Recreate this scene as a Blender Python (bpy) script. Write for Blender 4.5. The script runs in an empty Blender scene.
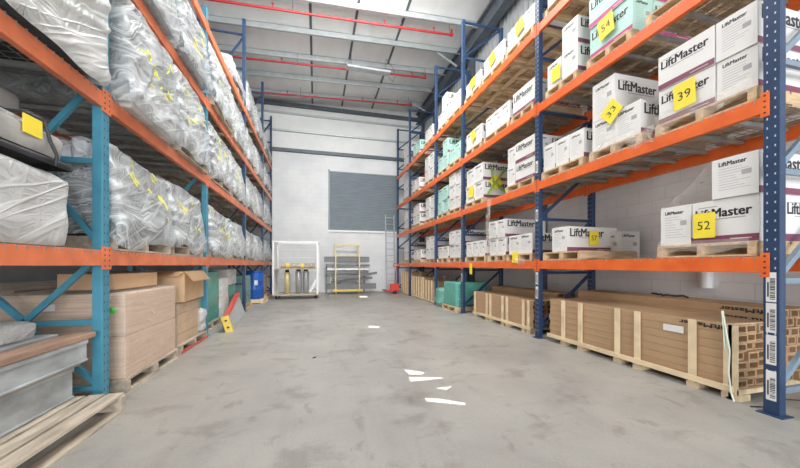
import bpy, bmesh, math, random
from mathutils import Vector, Matrix, noise
random.seed(7)
SC = bpy.context.scene
COL = SC.collection
PI = math.pi

# ------------------------------------------------------------------ helpers
class MB:
    """collects geometry, then links it as ONE mesh object"""
    def __init__(s): s.v = []; s.f = []; s.m = []; s.sm = []
    def add(s, vs, fs, mi=0, smooth=False):
        n = len(s.v); s.v += [tuple(v) for v in vs]
        for f in fs: s.f.append(tuple(n + i for i in f)); s.m.append(mi); s.sm.append(smooth)
        return s
    def box(s, x0, x1, y0, y1, z0, z1, mi=0):
        return s.add([(x0,y0,z0),(x1,y0,z0),(x1,y1,z0),(x0,y1,z0),(x0,y0,z1),(x1,y0,z1),(x1,y1,z1),(x0,y1,z1)],
                     [(3,2,1,0),(4,5,6,7),(0,1,5,4),(1,2,6,5),(2,3,7,6),(3,0,4,7)], mi)
    def bar(s, a, b, w, h, mi=0, up=(0,0,1)):
        a = Vector(a); b = Vector(b); d = (b-a).normalized(); u = Vector(up)
        if abs(d.dot(u)) > .98: u = Vector((0,1,0))
        r = d.cross(u).normalized()*w/2; t = r.cross(d).normalized()*h/2
        return s.add([a-r-t, a+r-t, a+r+t, a-r+t, b-r-t, b+r-t, b+r+t, b-r+t],
                     [(3,2,1,0),(4,5,6,7),(0,1,5,4),(1,2,6,5),(2,3,7,6),(3,0,4,7)], mi)
    def tube(s, a, b, r, mi=0, n=12, r2=None):
        a = Vector(a); b = Vector(b); d = (b-a).normalized(); u = Vector((0,0,1))
        if abs(d.dot(u)) > .98: u = Vector((0,1,0))
        p = d.cross(u).normalized(); q = p.cross(d); r2 = r if r2 is None else r2
        vs = [a+(p*math.cos(2*PI*i/n)+q*math.sin(2*PI*i/n))*r for i in range(n)] + \
             [b+(p*math.cos(2*PI*i/n)+q*math.sin(2*PI*i/n))*r2 for i in range(n)]
        s.add(vs, [(i,(i+1)%n,n+(i+1)%n,n+i) for i in range(n)], mi, True)
        return s.add(vs, [tuple(reversed(range(n))), tuple(range(n,2*n))], mi)
    def path(s, pts, r, mi=0, n=8):
        for a, b in zip(pts[:-1], pts[1:]): s.tube(a, b, r, mi, n)
        return s
    def lathe(s, prof, c=(0,0,0), mi=0, n=24):
        vs = []
        for r, z in prof:
            vs += [(c[0]+r*math.cos(2*PI*i/n), c[1]+r*math.sin(2*PI*i/n), c[2]+z) for i in range(n)]
        fs = [(k*n+i, k*n+(i+1)%n, (k+1)*n+(i+1)%n, (k+1)*n+i) for k in range(len(prof)-1) for i in range(n)]
        return s.add(vs, fs, mi, True)
    def mesh(s, name, mats, bevel=0):
        me = bpy.data.meshes.new(name)
        me.from_pydata(s.v, [], s.f)
        for m in (mats if isinstance(mats, (list, tuple)) else [mats]): me.materials.append(m)
        me.polygons.foreach_set('material_index', s.m)
        me.polygons.foreach_set('use_smooth', s.sm)
        me.update()
        return me
    def build(s, name, mats, parent=None, bevel=0):
        return mobj(name, s.mesh(name, mats), parent, bevel)

def mobj(name, me, parent=None, bevel=0):
    o = bpy.data.objects.new(name, me); COL.objects.link(o)
    if parent: o.parent = parent
    if bevel:
        b = o.modifiers.new('bevel', 'BEVEL'); b.width = bevel; b.segments = 2; b.limit_method = 'ANGLE'
    return o

USED = {}
def tag(o, label, cat, group=None):
    o['label'] = label; o['category'] = cat
    if group: o['group'] = group
    n = len(label.replace(',', ' ').split())
    if n < 4 or n > 16: print('LABEL LEN', n, label)
    if label in USED: print('DUP LABEL', label)
    USED[label] = 1
    return o
def thing(name, label, cat, loc=(0,0,0), rz=0, group=None):
    o = bpy.data.objects.new(name, None); COL.objects.link(o)
    o.location = loc; o.rotation_euler = (0,0,rz); o.empty_display_size = .1
    return tag(o, label, cat, group)
def struct(o): o['kind'] = 'structure'; return o
def dup(root, loc, rz, label, group=None):
    r = root.copy(); COL.objects.link(r); r.location = loc; r.rotation_euler = (0,0,rz)
    tag(r, label, root['category'], group)
    for ch in list(root.children):
        c = ch.copy(); COL.objects.link(c); c.parent = r
        for g in list(ch.children):
            d = g.copy(); COL.objects.link(d); d.parent = c
    return r

# ------------------------------------------------------------------ materials
def mat(name, col, rough=.6, metal=0, var=.0, scale=8, bump=0, bscale=40, spec=.5, stretch=None, col2=None, detail=6, trans=0, alpha=1):
    m = bpy.data.materials.new(name); m.use_nodes = True
    nt = m.node_tree; N = nt.nodes; L = nt.links; b = N['Principled BSDF']
    b.inputs['Roughness'].default_value = rough; b.inputs['Metallic'].default_value = metal
    b.inputs['Specular IOR Level'].default_value = spec
    tc = N.new('ShaderNodeTexCoord'); mp = N.new('ShaderNodeMapping'); L.new(tc.outputs['Object'], mp.inputs[0])
    if stretch: mp.inputs['Scale'].default_value = stretch
    nz = N.new('ShaderNodeTexNoise'); nz.inputs['Scale'].default_value = scale; nz.inputs['Detail'].default_value = detail
    L.new(mp.outputs[0], nz.inputs['Vector'])
    r = N.new('ShaderNodeValToRGB'); L.new(nz.outputs['Fac'], r.inputs[0])
    c2 = col2 if col2 else tuple(max(0, c*(1-var)) for c in col)
    c1 = col if col2 else tuple(min(1, c*(1+var*.6)) for c in col)
    r.color_ramp.elements[0].position = .32; r.color_ramp.elements[1].position = .68
    r.color_ramp.elements[0].color = (*c2, 1); r.color_ramp.elements[1].color = (*c1, 1)
    L.new(r.outputs[0], b.inputs['Base Color'])
    if bump:
        n2 = N.new('ShaderNodeTexNoise'); n2.inputs['Scale'].default_value = bscale; n2.inputs['Detail'].default_value = 5
        L.new(mp.outputs[0], n2.inputs['Vector'])
        bp = N.new('ShaderNodeBump'); bp.inputs['Strength'].default_value = bump; bp.inputs['Distance'].default_value = .02
        L.new(n2.outputs['Fac'], bp.inputs['Height']); L.new(bp.outputs[0], b.inputs['Normal'])
    b.inputs['Alpha'].default_value = alpha
    return m
def film(name, col, alpha, rough=.3, fscale=6, bump=.5):
    """crumpled polythene: milky sheet, more opaque along creases"""
    m = mat(name, col, rough, var=.06, scale=3)
    nt = m.node_tree; N = nt.nodes; L = nt.links; b = N['Principled BSDF']
    tc = N.new('ShaderNodeTexCoord')
    nz = N.new('ShaderNodeTexNoise'); nz.inputs['Scale'].default_value = fscale; nz.inputs['Detail'].default_value = 7
    nz.inputs['Distortion'].default_value = 1.6; nz.inputs['Roughness'].default_value = .55
    try: nz.noise_type = 'RIDGED_MULTIFRACTAL'
    except Exception: pass
    L.new(tc.outputs['Object'], nz.inputs['Vector'])
    r = N.new('ShaderNodeMapRange'); r.inputs[1].default_value = .1; r.inputs[2].default_value = 1.1
    r.inputs[3].default_value = alpha-.2; r.inputs[4].default_value = min(1, alpha+.25)
    L.new(nz.outputs['Fac'], r.inputs[0]); L.new(r.outputs[0], b.inputs['Alpha'])
    bp = N.new('ShaderNodeBump'); bp.inputs['Strength'].default_value = bump; bp.inputs['Distance'].default_value = .03
    L.new(nz.outputs['Fac'], bp.inputs['Height']); L.new(bp.outputs[0], b.inputs['Normal'])
    return m

def sheeting(name, col, lo, hi, rough=.28):
    """polythene pulled tight round a load: creases fan out from a gathered corner, others run along the pull"""
    m = bpy.data.materials.new(name); m.use_nodes = True
    nt = m.node_tree; N = nt.nodes; L = nt.links; b = N['Principled BSDF']
    b.inputs['Roughness'].default_value = rough; b.inputs['Base Color'].default_value = (*col, 1)
    tc = N.new('ShaderNodeTexCoord'); oi = N.new('ShaderNodeObjectInfo')
    def M_(op, a, c=None, d=None):
        n = N.new('ShaderNodeMath'); n.operation = op
        for i, v in enumerate((a, c, d)):
            if v is None: continue
            if isinstance(v, (int, float)): n.inputs[i].default_value = v
            else: L.new(v, n.inputs[i])
        return n.outputs[0]
    seed = M_('MULTIPLY', oi.outputs['Random'], 40.0)
    def vec(x, y, z):
        c = N.new('ShaderNodeCombineXYZ')
        for i, v in enumerate((x, y, z)):
            if isinstance(v, (int, float)): c.inputs[i].default_value = v
            else: L.new(v, c.inputs[i])
        return c.outputs[0]
    def noise_(v, sc, det=4, dist=0):
        n = N.new('ShaderNodeTexNoise'); n.inputs['Scale'].default_value = sc; n.inputs['Detail'].default_value = det
        n.inputs['Distortion'].default_value = dist; L.new(v, n.inputs['Vector']); return n.outputs['Fac']
    def ridge(f, k): # thin bright line where the noise crosses its middle
        return M_('MAXIMUM', M_('SUBTRACT', 1.0, M_('MULTIPLY', M_('ABSOLUTE', M_('SUBTRACT', f, .5)), k)), 0.0)
    g = N.new('ShaderNodeSeparateXYZ'); L.new(tc.outputs['Generated'], g.inputs[0])
    u = M_('ADD', M_('MULTIPLY', g.outputs[1], 1.2), M_('MULTIPLY', M_('SUBTRACT', 1.0, g.outputs[0]), 1.0))
    v = M_('SUBTRACT', g.outputs[2], .42)
    wob = M_('MULTIPLY', M_('SUBTRACT', noise_(tc.outputs['Object'], 1.7, 2), .5), .9)
    ang = M_('ADD', M_('ARCTAN2', v, M_('ADD', u, .02)), wob)
    rad = M_('SQRT', M_('ADD', M_('MULTIPLY', u, u), M_('MULTIPLY', v, v)))
    fan = ridge(noise_(vec(M_('MULTIPLY', ang, 6.0), M_('MULTIPLY', rad, .45), seed), 1.0, 2.5, .1), 12)
    fan2 = ridge(noise_(vec(M_('MULTIPLY', ang, 15.0), M_('MULTIPLY', rad, .8), seed), 1.0, 2, .05), 9)
    o = N.new('ShaderNodeSeparateXYZ'); L.new(tc.outputs['Object'], o.inputs[0])
    h = M_('ADD', o.outputs[1], o.outputs[0])
    str1 = ridge(noise_(vec(M_('MULTIPLY', M_('ADD', h, M_('MULTIPLY', o.outputs[2], .7)), .7), M_('MULTIPLY', M_('SUBTRACT', o.outputs[2], M_('MULTIPLY', h, .5)), 5.5), seed), 1.0, 2.5, .3), 13)
    str2 = ridge(noise_(vec(M_('MULTIPLY', M_('SUBTRACT', h, M_('MULTIPLY', o.outputs[2], .25)), 7.0), M_('MULTIPLY', o.outputs[2], .9), seed), 1.0, 2, .2), 14)
    near = M_('MINIMUM', M_('MAXIMUM', M_('SUBTRACT', 1.5, rad), 0.0), 1.0)
    a = M_('MULTIPLY', M_('MAXIMUM', fan, M_('MULTIPLY', fan2, .7)), near)
    c = M_('MAXIMUM', M_('MULTIPLY', str1, .8), M_('MULTIPLY', str2, .5))
    crease = M_('MINIMUM', M_('MAXIMUM', a, c), 1.0)
    milk = noise_(tc.outputs['Object'], 2.4, 4, .8)
    base = M_('ADD', lo, M_('MULTIPLY', M_('MULTIPLY', milk, milk), (hi-lo)*.9))
    al = M_('MINIMUM', M_('ADD', base, M_('MULTIPLY', M_('POWER', crease, 1.6), hi-lo)), 1.0)
    L.new(al, b.inputs['Alpha'])
    bp = N.new('ShaderNodeBump'); bp.inputs['Strength'].default_value = .6; bp.inputs['Distance'].default_value = .02
    L.new(M_('ADD', crease, M_('MULTIPLY', milk, .5)), bp.inputs['Height']); L.new(bp.outputs[0], b.inputs['Normal'])
    return m

def floor_mat():
    m = bpy.data.materials.new('polished_concrete'); m.use_nodes = True
    N = m.node_tree.nodes; L = m.node_tree.links; b = N['Principled BSDF']
    tc = N.new('ShaderNodeTexCoord')
    def nz(sc, det=8, dist=0, st=None):
        mp = N.new('ShaderNodeMapping'); L.new(tc.outputs['Object'], mp.inputs[0])
        if st: mp.inputs['Scale'].default_value = st
        n = N.new('ShaderNodeTexNoise'); n.inputs['Scale'].default_value = sc; n.inputs['Detail'].default_value = det
        n.inputs['Distortion'].default_value = dist; n.inputs['Roughness'].default_value = .62
        L.new(mp.outputs[0], n.inputs['Vector']); return n
    def ramp(src, p0, p1, c0, c1):
        r = N.new('ShaderNodeValToRGB'); r.color_ramp.elements[0].position = p0; r.color_ramp.elements[1].position = p1
        r.color_ramp.elements[0].color = (*c0, 1); r.color_ramp.elements[1].color = (*c1, 1); L.new(src, r.inputs[0]); return r
    def mul(a, bb, fac=1):
        x = N.new('ShaderNodeMix'); x.data_type = 'RGBA'; x.blend_type = 'MULTIPLY'; x.inputs[0].default_value = fac
        L.new(a, x.inputs[6]); L.new(bb, x.inputs[7]); return x.outputs[2]
    a = ramp(nz(.9, 10, .5).outputs['Fac'], .3, .7, (.285,.275,.255), (.39,.375,.345))
    st = ramp(nz(1.9, 8, .3, (1,1.4,1)).outputs['Fac'], .34, .46, (.76,.745,.735), (1,1,1))
    st2 = ramp(nz(5, 6, .2, (1,.6,1)).outputs['Fac'], .30, .40, (.74,.73,.72), (1,1,1))
    fine = ramp(nz(60, 4).outputs['Fac'], .3, .7, (.9,.9,.9), (1.05,1.05,1.05))
    sw = ramp(nz(3.2, 6, 1.2, (1,.12,1)).outputs['Fac'], .36, .48, (.93,.93,.93), (1,1,1))
    c = mul(a.outputs[0], st.outputs[0]); c = mul(c, st2.outputs[0]); c = mul(c, fine.outputs[0]); c = mul(c, sw.outputs[0])
    # control joints: saw cuts, and one curved pair of tyre marks
    L.new(c, b.inputs['Base Color'])
    rr = N.new('ShaderNodeMapRange'); rr.inputs[3].default_value = .28; rr.inputs[4].default_value = .55
    L.new(nz(2.2, 6).outputs['Fac'], rr.inputs[0]); L.new(rr.outputs[0], b.inputs['Roughness'])
    bp = N.new('ShaderNodeBump'); bp.inputs['Strength'].default_value = .12; bp.inputs['Distance'].default_value = .01
    L.new(nz(30, 6).outputs['Fac'], bp.inputs['Height']); L.new(bp.outputs[0], b.inputs['Normal'])
    return m
def block_mat(name, col, col2, axis):
    """painted blockwork: faint mortar joints"""
    m = bpy.data.materials.new(name); m.use_nodes = True
    N = m.node_tree.nodes; L = m.node_tree.links; b = N['Principled BSDF']; b.inputs['Roughness'].default_value = .55
    tc = N.new('ShaderNodeTexCoord'); sx = N.new('ShaderNodeSeparateXYZ'); L.new(tc.outputs['Object'], sx.inputs[0])
    cb = N.new('ShaderNodeCombineXYZ'); L.new(sx.outputs[axis], cb.inputs[0]); L.new(sx.outputs[2], cb.inputs[1])
    br = N.new('ShaderNodeTexBrick'); L.new(cb.outputs[0], br.inputs['Vector'])
    br.inputs['Scale'].default_value = 1; br.inputs['Brick Width'].default_value = .4; br.inputs['Row Height'].default_value = .2
    br.inputs['Mortar Size'].default_value = .006; br.inputs['Mortar Smooth'].default_value = .3
    br.inputs['Color1'].default_value = (*col, 1); br.inputs['Color2'].default_value = (*[c*.97 for c in col], 1)
    br.inputs['Mortar'].default_value = (*col2, 1)
    nz = N.new('ShaderNodeTexNoise'); nz.inputs['Scale'].default_value = 1.1; nz.inputs['Detail'].default_value = 8
    L.new(tc.outputs['Object'], nz.inputs['Vector'])
    r = N.new('ShaderNodeValToRGB'); r.color_ramp.elements[0].position = .3; r.color_ramp.elements[1].position = .6
    r.color_ramp.elements[0].color = (.86,.87,.88,1); r.color_ramp.elements[1].color = (1,1,1,1); L.new(nz.outputs['Fac'], r.inputs[0])
    x = N.new('ShaderNodeMix'); x.data_type = 'RGBA'; x.blend_type = 'MULTIPLY'; x.inputs[0].default_value = 1
    L.new(br.outputs['Color'], x.inputs[6]); L.new(r.outputs[0], x.inputs[7]); L.new(x.outputs[2], b.inputs['Base Color'])
    bp = N.new('ShaderNodeBump'); bp.inputs['Strength'].default_value = .35; bp.inputs['Distance'].default_value = .008; bp.invert = True
    L.new(br.outputs['Fac'], bp.inputs['Height']); L.new(bp.outputs[0], b.inputs['Normal'])
    return m

M = dict(
 floor=floor_mat(),
 block_far=block_mat('painted_blocks_far', (.74,.76,.77), (.66,.68,.70), 0),
 block_side=block_mat('painted_blocks_side', (.86,.86,.85), (.72,.73,.74), 1),
 sheet=mat('white_wall_sheet', (.74,.76,.75), .45, var=.05, scale=2, bump=.2, bscale=3),
 clad=mat('grey_cladding', (.42,.44,.45), .4, .3, var=.1, scale=3),
 foil=mat('roof_foil', (.86,.87,.86), .38, .1, var=.06, scale=2.5, bump=.5, bscale=3.2, stretch=(1,.35,1)),
 purlin=mat('galvanised_purlin', (.52,.56,.57), .38, .45, var=.1, scale=5),
 rafter=mat('dark_steel', (.10,.12,.14), .5, .3, var=.15),
 pipe=mat('red_pipe_paint', (.40,.025,.03), .35, var=.1),
 door=mat('grey_door_paint', (.215,.26,.29), .45, .1, var=.1, scale=2, stretch=(1,1,4)),
 orange=mat('orange_beam_paint', (.84,.165,.03), .38, var=.12, scale=5, col2=(.72,.115,.02)),
 orange_l=mat('faded_orange_paint', (.74,.20,.085), .4, var=.18, scale=6),
 teal=mat('teal_post_paint', (.065,.27,.38), .38, var=.15, scale=6),
 navy=mat('navy_post_paint', (.02,.048,.115), .38, var=.15, scale=6),
 slate=mat('grey_brace_paint', (.22,.30,.38), .38, .2, var=.1),
 hole=mat('punched_slot', (.03,.04,.05), .8),
 hole_lit=mat('slot_lit_through', (.62,.68,.74), .3, .5),  # pale colour stands in for light showing through the punched slots
 galv=mat('galvanised_wire', (.42,.42,.40), .4, .6, var=.2),
 wood=mat('pallet_timber', (.62,.45,.27), .75, var=.3, scale=3, stretch=(1,6,6), bump=.2, bscale=10),
 wood_g=mat('weathered_timber', (.50,.43,.34), .8, var=.35, scale=3, stretch=(6,1,6), bump=.2, bscale=10),
 wood_p=mat('pale_crate_timber', (.76,.61,.40), .7, var=.18, scale=3, stretch=(6,1,2), bump=.15, bscale=10),
 kraft=mat('kraft_cardboard', (.46,.30,.17), .8, var=.12, scale=2, stretch=(5,.5,5)),
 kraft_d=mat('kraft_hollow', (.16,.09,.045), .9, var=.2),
 kraft_l=mat('tan_cardboard', (.62,.42,.25), .75, var=.15, scale=2),
 brownwrap=mat('brown_boards', (.68,.49,.36), .5, var=.2, scale=4, stretch=(.4,.4,14), bump=.3, bscale=12),
 white=mat('white_carton_board', (.76,.75,.73), .55, var=.035, scale=3),
 green_c=mat('mint_wrapped_board', (.46,.72,.64), .35, var=.1, scale=3, bump=.3, bscale=9),
 maroon=mat('maroon_print', (.22,.065,.115), .5, var=.06),
 pink=mat('magenta_print', (.50,.06,.22), .5, var=.06),
 ink=mat('black_print', (.025,.025,.03), .5),
 grey_ink=mat('grey_print', (.40,.40,.41), .6),
 tape=mat('carton_seam', (.60,.56,.50), .4),
 yellow=mat('yellow_card', (.90,.72,.05), .55, var=.04),
 mark=mat('yellow_marker', (.84,.80,.18), .6, var=.1),
 fabric=mat('grey_wrapped_goods', (.30,.31,.32), .8, var=.4, scale=5, bump=.4, bscale=12),
 fabric_b=mat('brown_wrapped_goods', (.33,.27,.21), .8, var=.4, scale=5, bump=.4, bscale=12),
 fabric_w=mat('pale_wrapped_goods', (.55,.55,.53), .8, var=.35, scale=5, bump=.4, bscale=12),
 black=mat('black_sheet', (.035,.037,.042), .5, var=.3, bump=.3, bscale=8),
 greysheet=mat('grey_felt_sheet', (.40,.39,.37), .75, var=.2, scale=5, bump=.4, bscale=9),
 poly=sheeting('clear_polythene', (.68,.72,.74), .22, .92),
 poly_n=sheeting('milky_polythene', (.70,.71,.70), .60, 1.0),
 poly_t=film('thin_stretch_film', (.80,.76,.69), .40, rough=.2, fscale=5),
 poly_g=film('green_stretch_film', (.24,.60,.50), .72, rough=.18, fscale=5),
 teal_l=mat('green_goods', (.03,.50,.42), .4, var=.4, scale=3),
 darkboard=mat('brown_timber_strip', (.36,.23,.16), .75, var=.3, scale=3, stretch=(6,1,6)),
 slab=mat('grey_zinc_panel', (.42,.45,.46), .5, .1, var=.45, scale=5, stretch=(1,.5,1), bump=.15, bscale=20, detail=12),
 whitepaint=mat('white_powder_coat', (.80,.82,.82), .35, var=.05),
 yellowpaint=mat('yellow_paint', (.84,.62,.09), .4, var=.12),
 paleyellow=mat('pale_yellow_paint', (.74,.62,.32), .4, var=.12),
 alu=mat('aluminium', (.50,.52,.53), .35, .4, var=.12, stretch=(1,1,6)),
 greymetal=mat('grey_profile_metal', (.20,.21,.22), .5, .1, var=.2, stretch=(.4,1,4)),
 blue=mat('blue_plastic', (.015,.10,.42), .35, var=.1),
 red=mat('red_paint', (.66,.07,.05), .4, var=.1),
 rubber=mat('black_rubber', (.03,.03,.03), .7),
)

# ------------------------------------------------------------------ lettering (mesh from the built-in font)
_txt = {}
def text2d(s, bold=.012, shear=0):
    k = (s, bold, shear)
    if k in _txt: return _txt[k]
    cu = bpy.data.curves.new('lettering', 'FONT'); cu.body = s; cu.size = 1; cu.offset = bold; cu.shear = shear; cu.resolution_u = 2
    o = bpy.data.objects.new('lettering', cu); COL.objects.link(o)
    bpy.context.view_layer.update()
    dg = bpy.context.evaluated_depsgraph_get(); me = o.evaluated_get(dg).to_mesh()
    vs = [(v.co.x, v.co.y) for v in me.vertices]; fs = [tuple(p.vertices) for p in me.polygons]
    o.evaluated_get(dg).to_mesh_clear(); bpy.data.objects.remove(o); bpy.data.curves.remove(cu)
    x0 = min(v[0] for v in vs); x1 = max(v[0] for v in vs); y0 = min(v[1] for v in vs); y1 = max(v[1] for v in vs)
    vs = [((x-x0)/(x1-x0), (y-y0)/(y1-y0)) for x, y in vs]
    _txt[k] = (vs, fs, (x1-x0)/(y1-y0)); return _txt[k]
def put_text(mb, s, O, U, V, w, mi, h=None, bold=.012, shear=0, lift=.0012):
    """lettering w wide, lower left corner at O, along unit vector U, upwards V"""
    vs, fs, asp = text2d(s, 0, shear); O = Vector(O); U = Vector(U); V = Vector(V); n = U.cross(V)
    h = h if h else w/asp*1.12
    for k, j in (((-1,-1),(-1,1),(0,0),(1,1),(1,-1)) if bold > .01 else ((0,0),)):      # heavy strokes: the outline repeated a hair to either side
        mb.add([O+U*(x*w+k*w*.0085)+V*(y*h+j*w*.004)+n*(lift+(k+j*.5)*.00008) for x, y in vs], fs, mi)
def put_quad(mb, O, U, V, w, h, mi, lift=.0008):
    O = Vector(O); U = Vector(U); V = Vector(V); n = U.cross(V)*lift
    mb.add([O+n, O+U*w+n, O+U*w+V*h+n, O+V*h+n], [(0,1,2,3)], mi)

# ================================================================== THE BUILDING
YF = 14.7; XR = 5.0; XL = -4.7; YN = -9.0
RZ = lambda x: 8.36 + .045*x                       # underside of the roof foil, rising to the right

struct(MB().box(XL-.3, XR+.3, YN-.3, YF+.3, -.2, 0).build('floor', M['floor']))
def ceiling():
    bm = bmesh.new()
    def loop(pts):
        vs = [bm.verts.new((x, y, RZ(x))) for x, y in pts]
        return [bm.edges.new((vs[i], vs[(i+1) % len(vs)])) for i in range(len(vs))]
    es = loop([(XL-.3,YN-.3),(XR+.3,YN-.3),(XR+.3,YF+.3),(XL-.3,YF+.3)])
    for h in HOLES: es += loop(h)
    bmesh.ops.triangle_fill(bm, use_beauty=True, edges=es)
    me = bpy.data.meshes.new('ceiling'); bm.to_mesh(me); bm.free(); me.materials.append(M['foil'])
    return struct(mobj('ceiling', me))
# holes added in the unseen near roof, shaped so sun patches fall on the floor
SUN = Vector((.10, .52, -1.0)).normalized()          # direction the sunlight travels
patches = [[(1.0,3.64),(1.2,3.48),(1.15,3.42),(1.01,3.45)], [(.98,3.38),(1.33,3.27),(1.34,3.02),(1.24,2.94),(.95,3.15)],
           [(.97,2.81),(1.10,2.76),(1.28,2.62),(1.26,2.58),(.96,2.74)],
           [(1.02,6.40),(1.22,6.30),(1.18,6.15),(1.0,6.22)], [(1.62,12.6),(1.95,12.6),(1.9,11.9),(1.6,11.9)]]
HOLES = []
for q in patches:
    HOLES.append([(x - SUN.x/SUN.z*(0-RZ(x))*1, y - SUN.y/SUN.z*(0-RZ(x))) for x, y in q])
HOLES = [[(x, y) for x, y in h] for h in HOLES]
ceiling()
struct(MB().box(XL-.2, XR+.2, YF, YF+.2, 0, 6.2).build('wall_far', M['block_far']))
b = MB()                                             # profiled sheet above the blocks
b.box(XL-.2, XR+.2, YF+.02, YF+.1, 6.2, 8.8)
struct(b.build('wall_far_sheet', M['sheet'])).name = 'wall_far_upper'
struct(MB().box(XR, XR+.2, YN, YF, 0, 5.6).build('wall_right', M['block_side']))
b = MB(); b.box(XR+.04, XR+.1, YN, YF, 5.6, 8.7)
y = YN
while y < YF: b.box(XR, XR+.04, y, y+.05, 5.6, 8.7); y += .2
struct(b.build('wall_right_upper', M['clad']))
struct(MB().box(XL-.2, XL, YN, YF, 0, 8.7).build('wall_left', M['clad']))
b = MB(); b.box(XL, -3.4, YN-.2, YN, 0, 8.7); b.box(4.6, XR, YN-.2, YN, 0, 8.7); b.box(-3.4, 4.6, YN-.2, YN, 5.6, 8.9)
struct(b.build('wall_near', M['sheet']))

n_trim = [0]
def trim(mb, m): n_trim[0] += 1; return struct(mb.build('trim_%d' % n_trim[0], M[m]))
trim(MB().box(-3.4, XR, YF-.10, YF, 6.12, 6.26), 'rafter')           # ledger on top of the blockwork
for z in (7.0, 7.75): trim(MB().box(-3.4, XR, YF-.08, YF+.02, z, z+.07), 'purlin')
trim(MB().box(-3.4, XR, YF-.14, YF+.02, 8.08, 8.22), 'rafter')
def slab_x(mb, x0, x1, y0, y1, dz0, dz1):                             # follows the roof slope
    vs = [(x, y, RZ(x)+dz) for dz in (dz0, dz1) for x, y in ((x0,y0),(x1,y0),(x1,y1),(x0,y1))]
    mb.add(vs, [(3,2,1,0),(4,5,6,7),(0,1,5,4),(1,2,6,5),(2,3,7,6),(3,0,4,7)])
    return mb
PURLINS = [-6.2+1.25*i for i in range(17)]
for y in PURLINS:
    if y > 14.5: continue
    m = MB(); slab_x(m, XL, XR, y, y+.012, -.20, 0); slab_x(m, XL, XR, y-.06, y+.012, -.205, -.19); slab_x(m, XL, XR, y, y+.07, -.012, -.002)
    trim(m, 'purlin')
for x in (-.15, 1.13, 2.50):                       # foil laps, taped with dark strips
    m = MB(); m.add([(x+dx, yy, RZ(x)-.015+dz) for dz in (0,.01) for dx, yy in ((-.035,YN),(.035,YN),(.035,YF),(-.035,YF))],
                    [(3,2,1,0),(4,5,6,7),(0,1,5,4),(1,2,6,5),(2,3,7,6),(3,0,4,7)])
    trim(m, 'rafter')
m = MB(); m.box(4.72, 4.78, YN, YF, 7.95, 8.42); m.box(4.62, 4.88, YN, YF, 7.93, 7.96); m.box(4.62, 4.88, YN, YF, 8.40, 8.43)
trim(m, 'rafter')                                                      # eaves beam
for z in (6.3, 7.1): trim(MB().box(4.92, XR+.02, YN, YF, z, z+.12), 'rafter')
for y in (6.2, 9.6, 12.9):                                             # columns with haunch braces
    m = MB(); m.box(4.86, XR, y-.1, y+.1, 0, 8.3); trim(m, 'rafter')
    m = MB(); m.bar((4.75, y+.5, 7.95), (3.95, y+.5, 8.33), .05, .05); trim(m, 'purlin')
m = MB(); m.box(4.90, XR, YF-.2, YF, 0, 8.3); trim(m, 'rafter')

# shuttered opening high in the far wall
d = bpy.data.objects.new('door_1', None); COL.objects.link(d); struct(d); d.location = (.6, YF, 2.79)
m = MB(); z = 0
while z < 2.62:
    m.add([(0,-.012,z),(3.1,-.012,z),(3.1,-.028,z+.04),(0,-.028,z+.04),(3.1,-.012,z+.075),(0,-.012,z+.075)], [(0,1,2,3),(3,2,4,5)])
    z += .075
m.box(0, 3.1, -.012, .0, 0, 2.64)
m.build('curtain', M['door'], d)
MB().box(-.07, 0, -.05, 0, -.05, 2.7).build('frame', M['door'], d)
MB().box(3.1, 3.17, -.05, 0, -.05, 2.7).build('frame', M['door'], d)
MB().box(-.07, 3.17, -.07, 0, -.08, 0).build('sill', M['whitepaint'], d)

# sprinkler pipes
def pipe(y, label, x1):
    t = thing('sprinkler_pipe', label, 'pipe', (0, y, 0), group='red sprinkler pipes')
    f = lambda x: (x, 0, RZ(x)-.36)
    MB().tube(f(XL), f(x1), .032).tube(f(x1), (x1, 0, RZ(x1)-.20), .032).tube((x1-.05,0,f(x1)[2]),(x1+.04,0,f(x1)[2]),.045).build('pipe_run', M['pipe'], t)
    for x in (-1.1, 1.9, 3.4):
        z = f(x)[2]
        MB().tube((x,0,z),(x,0,z+.12),.016).lathe([(0.0,.12),(.035,.13),(.035,.14),(0,.145)], (x,0,z), 0, 12).build('sprinkler_head', M['pipe'], t)
        MB().tube((x+.5,0,z+.03),(x+.5,0,RZ(x+.5)-.01),.006).build('hanger_rod', M['rafter'], t)
pipe(9.0, 'red sprinkler pipe across the ceiling, nearest of the three', 3.97)
pipe(11.3, 'red sprinkler pipe across the ceiling, middle of the three', 3.92)
pipe(13.4, 'red sprinkler pipe across the ceiling, farthest, close to the back wall', 4.0)
t = thing('light_fitting', 'pale flat light fitting hanging below the ceiling centre', 'light', (1.75, 10.9, 7.86))
MB().box(-.75, .75, -.14, .14, 0, .06).build('housing', M['purlin'], t, .01)
MB().box(-.7, .7, -.1, .1, -.012, 0).build('diffuser', M['purlin'], t)
MB().tube((-.6,0,.06),(-.6,0,.47),.006).build('hanger', M['rafter'], t)
MB().tube((.6,0,.06),(.6,0,.52),.006).build('hanger', M['rafter'], t)
pts = [(.62,0,.5),(.8,0,.3),(.95,0,.0),(.85,0,-.25),(.7,0,-.1)]
MB().path(pts, .008).build('cable', M['rafter'], t)

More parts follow.
